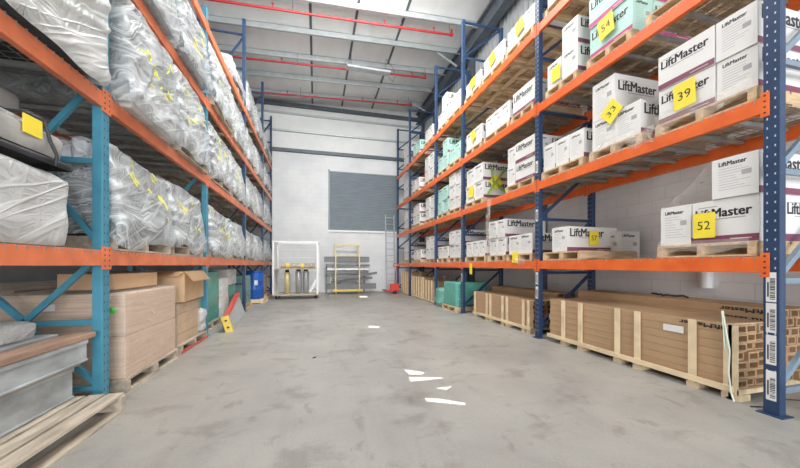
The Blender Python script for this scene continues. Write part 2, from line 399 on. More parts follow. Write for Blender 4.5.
# ================================================================== RACKS
def post_mesh(h, w, dpt, front, pm, hm):
    """front = -1: slots on the -x face, +1: on the +x face"""
    m = MB(); m.box(-w/2, w/2, -dpt/2, dpt/2, 0, h)
    z = .12; xf = front*(w/2+.0012)
    while z < h-.1:
        for yy in (-dpt*.24, dpt*.24):
            a, b_ = yy-.0045, yy+.0045
            vs = [(xf,a,z),(xf,b_,z),(xf,b_,z+.018),(xf,a,z+.018)]
            m.add(vs, [(0,1,2,3) if front > 0 else (3,2,1,0)], 1)
        z += .0762
    return m.mesh('post', [M[pm], M[hm]])
def build_rack(name, label, group, xf, xr, frames, levels, decks, om, slot, kbrace, brk=.42):
    """frames: (y, top, paint); levels: (z_top_of_beam, first_bay, last_bay)"""
    root = thing(name, label, 'rack')
    sgn = 1 if xf > xr else -1                        # the aisle side
    W = .075; D = .10
    cache = {}
    for y, top, pm in frames:
        fr = thing_child = bpy.data.objects.new('upright_frame', None); COL.objects.link(fr); fr.parent = root; fr.location = (0, y, 0)
        hm = slot if pm != 'teal' else 'hole'
        k = (top, pm)
        if k not in cache: cache[k] = post_mesh(top, W, D, sgn, pm, hm)
        for x in (xf, xr):
            p = mobj('post', cache[k], fr, .004); p.location = (x-sgn*W/2, 0, 0)
            MB().box(x-sgn*W/2-.07, x-sgn*W/2+.07, -.08, .08, 0, .008).build('foot_plate', M[pm], fr)
        a = xf-sgn*W; b_ = xr
        bm_ = pm if sgn > 0 else 'slate' if y < 2 else pm
        def br(p, q):
            MB().bar(p, q, .035, .045).build('brace', M[bm_], fr)
        if kbrace:
            mid = (a+b_)/2
            hz = [z for z in (.14, .72, 2.13, 3.0, 4.25, 5.1, 6.4, 7.3) if z < top]
            for z in hz: br((a,0,z), (b_,0,z))
            for z, dz in ((.72, .55), (2.13, .7), (4.25, .7), (6.4, .8)):
                if z+dz > top: continue
                for x in (a, b_):
                    br((x,0,z+dz), (mid,0,z+.02)); br((x,0,z-dz+.02), (mid,0,z-.02))
        else:
            z = .19; i = 0
            while z < top:
                br((a,0,z), (b_,0,z))
                if z+.9 < top: br((a,0,z+.03), (b_,0,z+.87))
                z += .9; i += 1
    ys = [f[0] for f in frames]
    bh = .135
    for zt, b0, b1 in levels:
        for i in range(b0, b1):
            y0, y1 = ys[i]+D/2, ys[i+1]-D/2
            for x in (xf, xr+sgn*.05):
                m = MB(); x0, x1 = sorted((x+sgn*.004, x-sgn*.046))
                m.box(x0, x1, y0, y1, zt-bh, zt)
                xi0, xi1 = sorted((x-sgn*.046, x-sgn*.02)); 
                be = m.build('beam', M[om], root, .004)
                for ye, s2 in ((y0, -1), (y1, 1)):
                    mm = MB(); xa, xb = sorted((x+sgn*.001, x+sgn*.009))
                    ya, yb = sorted((ye+s2*D*brk, ye-s2*.012))
                    mm.box(xa, xb, ya, yb, zt-bh-.035, zt+.03)
                    for q in range(4):
                        zz = zt-bh-.01+q*.047; xx = x+sgn*.0105
                        vs = [(xx,(ya+yb)/2-.008,zz),(xx,(ya+yb)/2+.008,zz),(xx,(ya+yb)/2+.008,zz+.014),(xx,(ya+yb)/2-.008,zz+.014)]
                        mm.add(vs, [(0,1,2,3) if sgn > 0 else (3,2,1,0)], 1)
                    mm.build('beam_bracket', [M[om], M['hole']], be)
            if (zt, i) in decks or decks == 'all':
                m = MB(); x0, x1 = sorted((xf-sgn*.05, xr+sgn*.06)); r = .0028
                y = y0+.05
                while y < y1-.02:
                    m.box(x0, x1, y-r, y+r, zt-.001, zt+.004)
                    xw = xf+sgn*.006; xa, xb = sorted((xw, xf-sgn*.06))
                    m.box(xa, xb, y-r, y+r, zt, zt+.005); m.box(xw-.002, xw+.002, y-r, y+r, zt-.03, zt+.004)
                    y += .075
                x = x0+.04
                while x < x1: m.box(x-r, x+r, y0+.03, y1-.03, zt-.006, zt-.001); x += .1
                for k in range(1, 8):
                    yy = y0+(y1-y0)*k/8; m.box(x0, x1, yy-.02, yy+.02, zt-.045, zt-.007)
                m.build('wire_deck', M['galv'], root)
    return root

# right-hand rack
RX = 3.58; RR = 4.66
RY = [1.76, 4.62, 7.48, 9.39, 12.26, 14.2]
R_LEV = [1.29, 2.61, 3.89, 5.22]
rack_r = build_rack('pallet_rack', 'long pallet rack on the right with navy uprights and orange beams', None, RX, RR,
    [(y, 7.42, 'navy') for y in RY], [(R_LEV[0],0,5),(R_LEV[1],0,5),(R_LEV[2],0,5),(R_LEV[3],0,5)],
    {(z,i) for z in R_LEV[1:3] for i in (0,1)} | {(R_LEV[0],i) for i in (0,1,2)}, 'orange', 'hole_lit', False)
# barcode stickers on the aisle face of the uprights
def sticker(y, z0, h=.24, w=.062):
    m = MB(); x = RX-.0022; m.box(x-.001, x, y-w/2, y+w/2, z0, z0+h)
    random.seed(int(z0*100)); zz = z0+.02
    while zz < z0+h-.05:
        t_ = random.choice((.003,.006,.009)); xx = x-.0018
        m.add([(xx,y-w/2+.006,zz),(xx,y+w/2-.024,zz),(xx,y+w/2-.024,zz+t_),(xx,y-w/2+.006,zz+t_)], [(3,2,1,0)], 1); zz += t_+random.choice((.004,.007))
    m.add([(x-.0018,y+w/2-.018,z0+.04),(x-.0018,y+w/2-.008,z0+.04),(x-.0018,y+w/2-.008,z0+.16),(x-.0018,y+w/2-.018,z0+.16)], [(3,2,1,0)], 1)
    m.build('barcode_sticker', [M['white'], M['ink']], rack_r)
for z in (.12, .41, .67, .92): sticker(1.76, z)
for z in (.9, .66): sticker(4.62, z, .2)
for z in (2.76, 1.95): sticker(4.62, z, .2)
sticker(7.48, .8, .2)

# left-hand rack
LX = -1.80; LR = -2.86
LY = [.55, 3.41, 6.15, 9.25, 12.25, 14.5]
L_LEV = [1.35, 2.73, 4.05, 5.36]
rack_l = build_rack('pallet_rack', 'long pallet rack on the left with teal and navy uprights', None, LX, LR,
    [(LY[0],5.65,'teal'),(LY[1],5.65,'teal'),(LY[2],5.62,'teal'),(LY[3],7.7,'navy'),(LY[4],7.7,'navy'),(LY[5],7.5,'navy')],
    [(z,0,5) for z in L_LEV], {(L_LEV[0],0),(L_LEV[1],0),(L_LEV[0],1),(L_LEV[1],1),(L_LEV[2],1)}, 'orange_l', 'hole_lit', True, .49)

# ================================================================== PALLETS
_pal = {}
ORD = ['nearest', 'second', 'third', 'fourth', 'fifth', 'sixth']
def pallet(x0, x1, y0, y1, z, label, rz=0, wood='wood', h=.128, group='timber pallets'):
    w = round(x1-x0, 2); l = round(y1-y0, 2); k = (w, l, wood, h)
    loc = ((x0+x1)/2, (y0+y1)/2, z)
    if k in _pal: return dup(_pal[k], loc, rz, label, group)
    t = thing('pallet', label, 'pallet', loc, rz, group)
    m = MB(); n = max(5, round(w/.14)); s = w/n
    for i in range(n): m.box(-w/2+i*s+.012, -w/2+(i+1)*s-.012, -l/2, l/2, h-.02, h)
    m.build('top_deck', M[wood], t)
    for yy in (-l/2+.03, 0, l/2-.03):
        MB().box(-w/2, w/2, yy-.03, yy+.03, .018, h-.02).build('stringer', M[wood], t)
    for xx in (-w/2+.05, 0, w/2-.05): MB().box(xx-.05, xx+.05, -l/2, l/2, 0, .018).build('bottom_board', M[wood], t)
    _pal[k] = t; return t

# ================================================================== CARTONS
_car = {}
def carton_mesh(dx, dy, dz, board, stripe):
    k = (dx, dy, dz, board, stripe)
    if k in _car: return _car[k]
    m = MB(); m.box(-dx/2, dx/2, -dy/2, dy/2, 0, dz)
    mats = [M[board], M[stripe], M['ink'], M['grey_ink'], M['tape']]
    def face(O, U, w):
        V = (0,0,1); O = Vector(O); U = Vector(U)
        if w > .42:
            put_quad(m, O, U, V, w, dz*.17, 1)
            tw = w*.66 if w > .7 else w*.84
            put_text(m, 'LiftMaster', O+U*w*.06+Vector((0,0,dz*.60)), U, V, tw, 2, bold=.022)
            put_quad(m, O+U*w*.10+Vector((0,0,dz*.84)), U, V, tw*.36, dz*.022, 3)
            put_quad(m, O+U*w*.22+Vector((0,0,dz*.54)), U, V, tw*.72, dz*.025, 3)
            put_quad(m, O+U*w*.60+Vector((0,0,dz*.075)), U, V, w*.3, dz*.02, 4, .0016)
            if w > .7: put_quad(m, O+U*w*.78+Vector((0,0,dz*.22)), U, V, w*.16, dz*.018, 3)
        else:
            put_text(m, 'LiftMaster', O+U*w*.16+Vector((0,0,dz*.80)), U, V, w*.6, 2, bold=.02)
            rnd = random.Random(int(w*1000)+int(dz*100))
            for q in range(9):
                z = dz*(.72-.065*q)
                put_quad(m, O+U*w*(.14+.02*rnd.random())+Vector((0,0,z)), U, V, w*(.25+.45*rnd.random()), .004, 3)
            put_quad(m, O+U*w*.66+Vector((0,0,dz*.5)), U, V, w*.2, dz*.12, 3)
        put_quad(m, O+Vector((0,0,0)), U, V, w, .004, 4, .0014)
    face((-dx/2, dy/2, 0), (0,-1,0), dy)              # aisle side (-x)
    face((-dx/2, -dy/2, 0), (1,0,0), dx)              # side nearest the camera (-y)
    face((dx/2, -dy/2, 0), (0,1,0), dy)
    put_quad(m, (-dx/2, -.03, dz), (1,0,0), (0,1,0), dx, .06, 4)
    _car[k] = m.mesh('carton', mats); return _car[k]
def carton(xc, yc, z, dx, dy, dz, label, group, board='white', stripe='maroon', rz=0):
    o = mobj('carton', carton_mesh(dx, dy, dz, board, stripe))
    o.location = (xc, yc, z); o.rotation_euler = (0,0,rz)
    return tag(o, label, 'carton', group)

LVN = ['lowest', 'second', 'third', 'top']
def load(lv, bay, who, y0, y1, layers, board='white', stripe='maroon', x0=3.63, pal=True, shift=0, adj=None):
    """one pallet on the right rack. layers: list (bottom up) of (height, segments far->near); a segment is
       ('E', w) = carton end-on to the aisle, ('L', w) = carton with its long side to the aisle, ('-', w) = gap"""
    place = '%s pallet, %s level, %s right-hand bay' % (who, LVN[lv], ORD[bay])
    zb = R_LEV[lv] + .006
    pallet(3.60, 4.62, y0, y1, zb, 'timber pallet under cartons: ' + place)
    z = zb + .130; rnd = random.Random(int(y0*100)+lv)
    LN = ['bottom', 'middle', 'top'] if len(layers) == 3 else ['bottom', 'top'] if len(layers) == 2 else ['single']
    col = adj or ('mint-wrapped' if board != 'white' else 'white')
    for li, (h, segs) in enumerate(layers):
        y = y1 - .01; n = len([s for s in segs if s[0] != '-']); i = 0
        names = {1: ['lone'], 2: ['far', 'near'], 3: ['far', 'middle', 'near']}.get(n, ['far', 'mid-far', 'mid-near', 'near'])
        for kk, (kd, w) in enumerate(segs):
            if kd == '-': y -= w; continue
            yc = y - w/2; y -= w
            dy = round(w-.008, 3); jx = rnd.uniform(0, .025); rz = rnd.uniform(-.005, .005)
            where = '%s-layer %s carton' % (LN[li], names[i]); i += 1
            if kd == 'E':
                carton(x0+jx+.47, yc, z, .94, dy, h-.004, '%s %s end-on to aisle, %s' % (col, where, place), 'cartons on the right-hand rack', board, stripe, rz)
            else:
                carton(x0+jx+.155, yc, z, .31, dy, h-.004, '%s %s facing the aisle, %s' % (col, where, place), 'cartons on the right-hand rack', board, stripe, rz)
                if kk == len(segs)-1:
                    carton(x0+jx+.32+.31, yc, z, .62, dy, h-.004, '%s %s, behind front one, %s' % (col, where, place), 'cartons on the right-hand rack', board, stripe, rz)
        z += h
    return z
E_ = lambda *w: [('E', x) for x in w]
# lowest level
load(0, 0, 'near', 1.86, 2.68, [(.41, [('E',.30),('L',.51)]), (.37, [('-',.47),('E',.34)])])
load(0, 0, 'far', 3.72, 4.50, [(.38, [('-',.16),('E',.32),('-',.02)])])
carton(4.60+.05, 4.02, R_LEV[0]+.006, .40, .30, .44, 'upright white carton standing beside carton 57, by the wall', 'cartons on the right-hand rack')
load(0, 1, 'near', 4.78, 5.55, [(.36, E_(.36,.38))])
load(0, 1, 'middle', 5.62, 6.25, [(.36, E_(.30,.30)), (.36, E_(.30,.30))])
load(0, 1, 'far', 6.35, 7.35, [(.36, E_(.30,.30,.30))])
load(0, 2, 'near', 7.62, 8.42, [(.36, E_(.38,.38)), (.36, E_(.38,.38))])
load(0, 2, 'far', 8.48, 9.28, [(.34, E_(.38,.38))])
load(0, 3, 'near', 9.52, 10.4, [(.36, E_(.42,.42)), (.36, E_(.42,.42))])
load(0, 3, 'far', 10.9, 11.8, [(.36, E_(.42,.42))])
load(0, 4, 'near', 12.4, 13.2, [(.36, E_(.38,.38)), (.36, E_(.38,.38))])
# second level
load(1, 0, 'near', 1.86, 2.70, [(.37, [('L',.52),('E',.30)]), (.37, [('L',.52),('E',.30)])])
load(1, 0, 'middle', 2.86, 3.58, [(.40, [('E',.345),('E',.345)]), (.50, [('E',.345)])])
load(1, 0, 'far', 3.70, 4.54, [(.42, E_(.27,.27,.27))])
load(1, 1, 'near', 4.72, 5.58, [(.37, [('E',.27),('L',.56)]), (.37, [('E',.27),('L',.56)])])
load(1, 1, 'far', 6.50, 7.36, [(.40, E_(.42,.42)), (.40, E_(.42,.42))])
load(1, 2, 'near', 7.62, 8.42, [(.33, E_(.38,.38)), (.33, E_(.38,.38)), (.33, E_(.38,.38))])
load(1, 2, 'far', 8.48, 9.28, [(.38, E_(.38,.38)), (.38, E_(.38,.38))], board='green_c')
load(1, 3, 'near', 9.52, 10.4, [(.36, E_(.42,.42)), (.36, E_(.42,.42))])
load(1, 3, 'far', 11.0, 11.9, [(.36, E_(.42,.42)), (.36, E_(.42,.42))])
load(1, 4, 'near', 12.4, 13.2, [(.36, E_(.38,.38)), (.36, E_(.38,.38))])
# third level
pallet(3.60, 4.62, 1.86, 2.80, R_LEV[2]+.006, 'timber pallet high above carton stack 39, third level, cropped by frame')
load(2, 0, 'middle', 2.98, 3.62, [(.42, [('L',.62)]), (.40, [('L',.62)])], board='green_c', stripe='pink')
load(2, 0, 'far', 3.80, 4.44, [(.40, [('E',.31),('E',.31)]), (.40, [('-',.31),('E',.31)])])
load(2, 1, 'near', 4.74, 5.40, [(.44, [('L',.64)])])
load(2, 1, 'middle', 5.48, 6.42, [(.42, E_(.30,.30,.30))])
load(2, 1, 'far', 6.55, 7.36, [(.42, E_(.39,.39))])
load(2, 2, 'near', 7.62, 8.42, [(.44, E_(.38,.38))], board='green_c')
load(2, 2, 'far', 8.48, 9.28, [(.42, E_(.38,.38)), (.42, [('-',.38),('E',.38)])], board='green_c')
load(2, 3, 'near', 9.60, 10.5, [(.42, E_(.42,.42)), (.42, E_(.42,.42))])
load(2, 3, 'far', 11.1, 12.0, [(.42, E_(.42,.42))])
load(2, 4, 'near', 12.5, 13.3, [(.40, E_(.38,.38)), (.40, E_(.38,.38))])
# top level
load(3, 0, 'far', 3.66, 4.46, [(.42, E_(.38,.38))])
load(3, 1, 'near', 4.74, 5.58, [(.40, E_(.27,.27,.27))])
load(3, 1, 'middle', 5.66, 6.50, [(.40, E_(.27,.27,.27))])
load(3, 1, 'far', 6.58, 7.38, [(.34, E_(.38,.38))])
load(3, 2, 'near', 7.62, 8.50, [(.46, E_(.42,.42))])
load(3, 2, 'far', 8.56, 9.28, [(.42, E_(.35,.35)), (.42, [('-',.35),('E',.35)])])
load(3, 3, 'near', 9.70, 10.5, [(.42, E_(.38,.38))])
load(3, 3, 'far', 11.0, 11.9, [(.42, E_(.42,.42))], board='green_c')
load(3, 4, 'near', 12.4, 13.3, [(.42, E_(.42,.42)), (.42, E_(.42,.42))])

# yellow number cards
def card(num, face, p, w, h, label, tilt=0, hang=False):
    """face 'x': on an aisle-facing side; 'y': on a camera-facing side. p = centre"""
    m = MB()
    if face == 'x': U = Vector((0,-1,0)); n = Vector((-1,0,0))
    else: U = Vector((1,0,0)); n = Vector((0,-1,0))
    V = Vector((0,0,1)); R = Matrix.Rotation(tilt, 3, n); U = R @ U; V = R @ V
    c = [U*(sx*w/2)+V*(sy*h/2) for sx, sy in ((-1,-1),(1,-1),(1,1),(-1,1))]
    m.add([v for v in c]+[v+n*.003 for v in c], [(0,3,2,1),(4,5,6,7),(0,1,5,4),(1,2,6,5),(2,3,7,6),(3,0,4,7)])
    if num: put_text(m, num, -U*w*.29-V*h*.17+n*.003, U, V, w*.58, 1, h=h*.34, bold=.0, lift=.001)
    o = m.build('number_card', [M['yellow'], M['ink']]); o.location = p
    return tag(o, label, 'card', 'yellow number cards')
card('52', 'x', (3.615, 2.25, 1.60), .18, .24, 'yellow card reading 52 on the lowest level near the navy post')
card('39', 'x', (3.615, 2.42, 2.95), .20, .26, 'yellow card reading 39 on cartons above card 52', .05)
card('33', 'x', (3.612, 3.25, 3.16), .23, .23, 'yellow card reading 33, turned like a diamond, left of card 39', .7)
card('57', 'y', (4.10, 3.985, 1.63), .17, .22, 'yellow card reading 57 on a camera-facing white carton')
card('54', 'x', (3.612, 3.33, 4.30), .22, .27, 'yellow card reading 54 on the mint-wrapped cartons', .15)
card('', 'x', (3.612, 4.22, 4.20), .18, .22, 'blank yellow card on the third level left of card 54')
card('', 'x', (3.612, 6.95, 4.30), .20, .24, 'blank yellow card on the third level of the second bay', .3)
card('', 'x', (3.612, 5.15, 5.60), .22, .24, 'blank yellow card on top-level cartons, near one of three', .2)
card('', 'x', (3.612, 6.10, 5.60), .22, .24, 'blank yellow card on top-level cartons, middle one of three', .3)
card('', 'x', (3.612, 6.98, 5.56), .22, .22, 'blank yellow card on top-level cartons, far one of three', .1)
card('', 'x', (3.612, 7.05, 2.98), .24, .26, 'blank yellow card on second-level cartons facing the aisle')
card('', 'y', (3.95, 6.492, 3.10), .26, .26, 'blank yellow card, diamond-wise, with green tape under it', .7)
card('', 'x', (3.560, 5.20, 1.36), .18, .20, 'blank yellow card hanging on the lowest orange beam')
card('', 'x', (3.560, 6.95, 1.13), .13, .26, 'small yellow card hanging below the lowest orange beam')
m = MB()
for a, b_ in (((0,0),(.25,.33)),((0,.02),(-.2,-.28)),((.0,.0),(.3,-.2)),((-.05,0),(-.1,.33))):
    m.bar((a[0],0,a[1]), (b_[0],0,b_[1]), .012, .05, up=(1,0,.2))
o = m.build('green_tape', mat('green_tape', (.30,.48,.08), .5)); o.location = (3.93, 6.482, 3.08)
tag(o, 'green tape star behind the diamond-wise yellow card', 'tape')

# ================================================================== WRAPPED BUNDLES
def wrinkle_box(dx, dy, dz, res, amp, seed, knot=True, rnd=.12, sag=.06, flat_bottom=True, fold=1.0, taper=0, skirt=0):
    """a draped sheet round a load: grid faces of a box, rounded and creased"""
    m = MB(); off = Vector((seed*3.7, seed*1.3, seed*2.1))
    nx = max(4, int(dx/res)); ny = max(4, int(dy/res)); nz = max(4, int(dz/res))
    def shape(p):
        p = Vector(p); h = Vector((dx/2, dy/2, dz/2)); r = min(rnd, dz*.3)
        q = Vector([max(-h[i]+r, min(h[i]-r, p[i])) for i in range(3)])
        d = p-q
        if d.length > 1e-6: nrm = d.normalized(); p = q+nrm*r
        else: nrm = Vector((0,0,1))
        w = (p+off)
        big = noise.noise(w*1.3)*amp*.7
        dirn = Vector((noise.noise(w*.8), noise.noise(w*.8+Vector((9,1,3))), noise.noise(w*.8+Vector((2,7,5)))))
        w2 = w + dirn*.5
        q1 = Vector(((w2.x+w2.y)*.7+w2.z*.5, (w2.z-.45*(w2.x+w2.y))*3.6, w2.x*.6))
        rid = max(0, 1-abs(noise.noise(q1))*4)**1.5*amp*1.5*fold
        q2 = Vector(((w2.x-w2.y)*4.5, w2.z*1.0, w2.y*.5))
        rid2 = max(0, 1-abs(noise.noise(q2))*4)*amp*.6*fold
        k = 0
        if knot:
            for (cy, cz, cx) in ((-dy/2, 0, dx*.18),):
                e = Vector((p.x-cx, 0, p.z-cz)); rr = e.length
                fa = max(0, 1-abs(p.y-cy)/.35)
                th = math.atan2(e.z, e.x)
                k += fa*(math.cos(th*15+noise.noise(w*2)*3)*min(rr*.1,.02) + .07*math.exp(-(rr/.1)**2))
        sg = -sag*max(0, (p.z/dz+.5))*(1-abs(noise.noise(w*.9))*1.5)*(1 if abs(nrm.z) > .3 else .2)
        s = 1.0
        if flat_bottom: s = max(0, min(1, (p.z+dz/2)/.12))
        p = p + nrm*(big+rid+rid2+k)*(.25+.75*s)
        p.z += sg
        tz = (p.z+dz/2)/dz
        if taper: p.x -= taper*max(0, tz)**1.5*(p.x/dx+.5); p.z -= taper*.5*max(0, tz)*(p.y/dy+.5)*(1 if seed % 2 else .3)
        p.z = max(p.z, -dz/2)
        if skirt and tz < .16 and p.x > dx/2-.10: p.z -= skirt*(1-max(0,tz)/.16)*(.55+noise.noise(w*2.3)*1.1); p.x = max(p.x, dx/2-.03)
        return p + Vector((0,0,dz/2))
    def grid(f, na, nb, flip):
        vs = [shape(f(i/na, j/nb)) for j in range(nb+1) for i in range(na+1)]
        fs = []
        for j in range(nb):
            for i in range(na):
                q = (j*(na+1)+i, j*(na+1)+i+1, (j+1)*(na+1)+i+1, (j+1)*(na+1)+i)
                fs.append(q[::-1] if flip else q)
        m.add(vs, fs, 0, True)
    X, Y, Z = dx/2, dy/2, dz/2
    grid(lambda a, b_: (-X+2*X*a, -Y, -Z+2*Z*b_), nx, nz, False)
    grid(lambda a, b_: (-X+2*X*a, Y, -Z+2*Z*b_), nx, nz, True)
    grid(lambda a, b_: (X, -Y+2*Y*a, -Z+2*Z*b_), ny, nz, False)
    grid(lambda a, b_: (-X, -Y+2*Y*a, -Z+2*Z*b_), ny, nz, True)
    grid(lambda a, b_: (-X+2*X*a, -Y+2*Y*b_, Z), nx, ny, False)
    return m
def merge(me):
    bm = bmesh.new(); bm.from_mesh(me); bmesh.ops.remove_doubles(bm, verts=bm.verts, dist=.002); bm.to_mesh(me); bm.free()
seedc = [0]
def bundle(x0, x1, y0, y1, z, h, label, core='fabric', sheet='poly', marks=0, res=.035, amp=.017, pal=None, core_style=0, wall=1):
    seedc[0] += 1; s = seedc[0]; rnd = random.Random(s)
    if pal:
        pallet(x0+.05, x1-.06, y0+.03, y1-.03, z, pal, wood='wood_g'); z += .13
    t = thing('wrapped_bundle', label, 'wrapped goods', ((x0+x1)/2, (y0+y1)/2, z), 0, 'plastic-wrapped bundles on the left rack')
    dx, dy = x1-x0, y1-y0-.05
    m = MB(); n = rnd.choice((3,4,5)); hh = (h-.16)/n; zz = 0
    for i in range(n):                                # bolsters / boards stacked inside the sheet
        a = rnd.uniform(.06,.10)+.05*i/n; b_ = rnd.uniform(.07,.14)
        m.box(-dx/2+a, dx/2-a, -dy/2+b_, dy/2-b_, zz, zz+hh-.012, rnd.choice((0,0,1,2))); zz += hh
    m.build('wrapped_load', [M[core], M['fabric_w'], M['black']], t, .02)
    w = wrinkle_box(dx, dy, h, res, amp, s, rnd=.07, taper=.14 if sheet == 'poly' else 0, skirt=.16 if pal else .05)
    me = w.mesh('plastic_sheet', M[sheet]); merge(me); me.polygons.foreach_set('use_smooth', [True]*len(me.polygons))
    mobj('plastic_sheet', me, t)
    if marks:
        bm_ = bmesh.new(); bm_.from_mesh(me)
        from mathutils.bvhtree import BVHTree
        bv = BVHTree.FromBMesh(bm_)
        for q in range(marks*2):
            mk = MB()
            cy = rnd.uniform(-dy*.36, dy*.3); cz = h*rnd.uniform(.3, .85)
            pts = [(cy+.03*k, cz+rnd.uniform(-.05,.05)-.012*k) for k in range(rnd.randint(3,5))]
            ps = []
            for (a1, c1), (a2, c2) in zip(pts[:-1], pts[1:]):
                for f in range(3):
                    a = a1+(a2-a1)*f/3; c = c1+(c2-c1)*f/3
                    hit = bv.ray_cast(Vector((dx, a, c)), Vector((-1,0,0)))
                    if hit[0]: ps.append(hit[0]+Vector((.004,0,0)))
            for a, b2 in zip(ps[:-1], ps[1:]): mk.bar(a, b2, .004, .02, up=(0,0,1))
            if mk.v: mk.build('marker_stroke', M['mark'], t)
        bm_.free()
    return t
B0, B1 = LR+.05, LX+.06
z1, z2, z3, z4 = [z+.006 for z in L_LEV]
# lowest beam level
bundle(B0, LX+.02, 1.0, 2.98, z1, .54, 'milky plastic bundle low on left, under the grey and black mat', 'greysheet', 'poly_n', res=.03, amp=.02)
bundle(B0, -2.2, 3.03, 3.34, z1, .80, 'small clear plastic bundle squeezed behind the nearest teal post', 'fabric', marks=0, res=.035)
bundle(B0, B1, 3.50, 4.76, z1, .93, 'tall plastic bundle with yellow writing, right beside the teal post', 'fabric', marks=5, res=.03, pal='weathered pallet, lowest level just behind the nearest teal post')
bundle(B0, B1-.02, 4.80, 6.02, z1, .90, 'tall plastic bundle on lowest level just before second teal post', 'fabric', marks=4, res=.03, pal='weathered pallet, lowest level just before the second teal post')
bundle(B0, B1, 6.30, 7.75, z1, .86, 'plastic bundle with yellow writing, lowest level, past second teal post', 'fabric', marks=4, pal='weathered pallet, lowest level just past the second teal post')
bundle(B0, B1, 7.85, 9.10, z1, .80, 'plastic bundle, lowest level, far half of third left bay', 'fabric_b', marks=0, pal='weathered pallet, lowest level, far half of third left bay')
bundle(B0, B1, 9.40, 10.7, z1, .78, 'plastic bundle, lowest level, near half of fourth left bay', 'fabric_b', res=.06, pal='weathered pallet, lowest level, near half of fourth left bay')
bundle(B0, B1, 10.9, 12.1, z1, .72, 'plastic bundle, lowest level, far half of fourth left bay', 'fabric_b', res=.06, pal='weathered pallet, lowest level, far half of fourth left bay')
bundle(B0, B1, 12.5, 14.1, z1, .75, 'plastic bundle, lowest level, last left bay by back wall', 'fabric_b', res=.07, pal='weathered pallet, lowest level, last left bay by back wall')
# second beam level
bundle(B0, B1+.02, .95, 2.1, z2, .9, 'milky plastic bundle at top left picture corner, nearest one', 'fabric', 'poly_n', res=.035)
bundle(B0, B1+.04, 2.15, 3.32, z2, 1.0, 'milky plastic bundle with rosette knot, second level before teal post', 'fabric', 'poly_n', res=.03)
bundle(B0, B1+.10, 3.50, 4.75, z2, 1.16, 'big plastic bundle with yellow writing, second level beside teal post', 'fabric', marks=6, res=.03, amp=.02)
bundle(B0, B1+.06, 4.80, 6.00, z2, 1.08, 'big plastic bundle, second level, just before second teal post', 'fabric', marks=4, res=.03, amp=.02, pal='weathered pallet, second level just before the second teal post')
bundle(B0, B1+.02, 6.28, 7.70, z2, .98, 'plastic bundle with yellow writing, second level past second teal post', 'fabric', marks=5, pal='weathered pallet, second level just past the second teal post')
bundle(B0, B1, 7.80, 9.12, z2, .95, 'plastic bundle, second level, far half of third left bay', 'fabric_b', marks=2, pal='weathered pallet, second level, far half of third left bay')
bundle(B0, B1, 9.40, 10.7, z2, .9, 'plastic bundle, second level, near half of fourth left bay', 'fabric_b', res=.06, pal='weathered pallet, second level, near half of fourth left bay')
bundle(B0, B1, 10.9, 12.1, z2, .9, 'plastic bundle, second level, far half of fourth left bay', 'fabric_b', res=.06, pal='weathered pallet, second level, far half of fourth left bay')
bundle(B0, B1, 12.5, 14.1, z2, .8, 'plastic bundle, second level, last left bay by back wall', 'fabric_b', res=.07, pal='weathered pallet, second level, last left bay by back wall')
# third beam level
bundle(B0, B1+.06, 3.55, 4.75, z3, 1.0, 'plastic bundle at top picture edge, third level, near half', 'fabric', res=.04)
bundle(B0, B1+.08, 4.80, 6.00, z3, 1.05, 'plastic bundle, third level, directly before top of second teal post', 'fabric', marks=3, res=.04)
bundle(B0, B1+.06, 6.28, 7.70, z3, 1.05, 'plastic bundle, third level, just past the second teal post', 'fabric', marks=2, res=.04, pal='weathered pallet, third level just past the second teal post')
bundle(B0, B1+.02, 7.80, 9.12, z3, .95, 'plastic bundle, third level, far half of third left bay', 'fabric_b', res=.05, pal='weathered pallet, third level, far half of third left bay')
bundle(B0, B1, 9.40, 10.7, z3, .9, 'plastic bundle, third level, near half of fourth left bay', 'fabric_b', res=.06, pal='weathered pallet, third level, near half of fourth left bay')
bundle(B0, B1, 10.9, 12.1, z3, .85, 'plastic bundle, third level, far half of fourth left bay', 'fabric_b', res=.06, pal='weathered pallet, third level, far half of fourth left bay')
bundle(B0, B1, 12.5, 14.1, z3, .8, 'plastic bundle, third level, last left bay by back wall', 'fabric_b', res=.07, pal='weathered pallet, third level, last left bay by back wall')
# top level
bundle(B0, B1, 7.80, 9.12, z4, .45, 'low plastic bundle on the top level of third left bay', 'fabric_b', res=.06, pal='weathered pallet, top level, far half of third left bay')
bundle(B0, B1, 9.40, 10.7, z4, .95, 'plastic bundle, top level, near half of fourth left bay', 'fabric_b', res=.06, pal='weathered pallet, top level, near half of fourth left bay')
bundle(B0, B1, 10.9, 12.1, z4, .85, 'plastic bundle, top level, far half of fourth left bay', 'fabric_b', res=.06, pal='weathered pallet, top level, far half of fourth left bay')
bundle(B0, B1, 12.5, 14.1, z4, .6, 'low plastic bundle, top level, last left bay by back wall', 'fabric_b', res=.07, pal='weathered pallet, top level, last left bay by back wall')

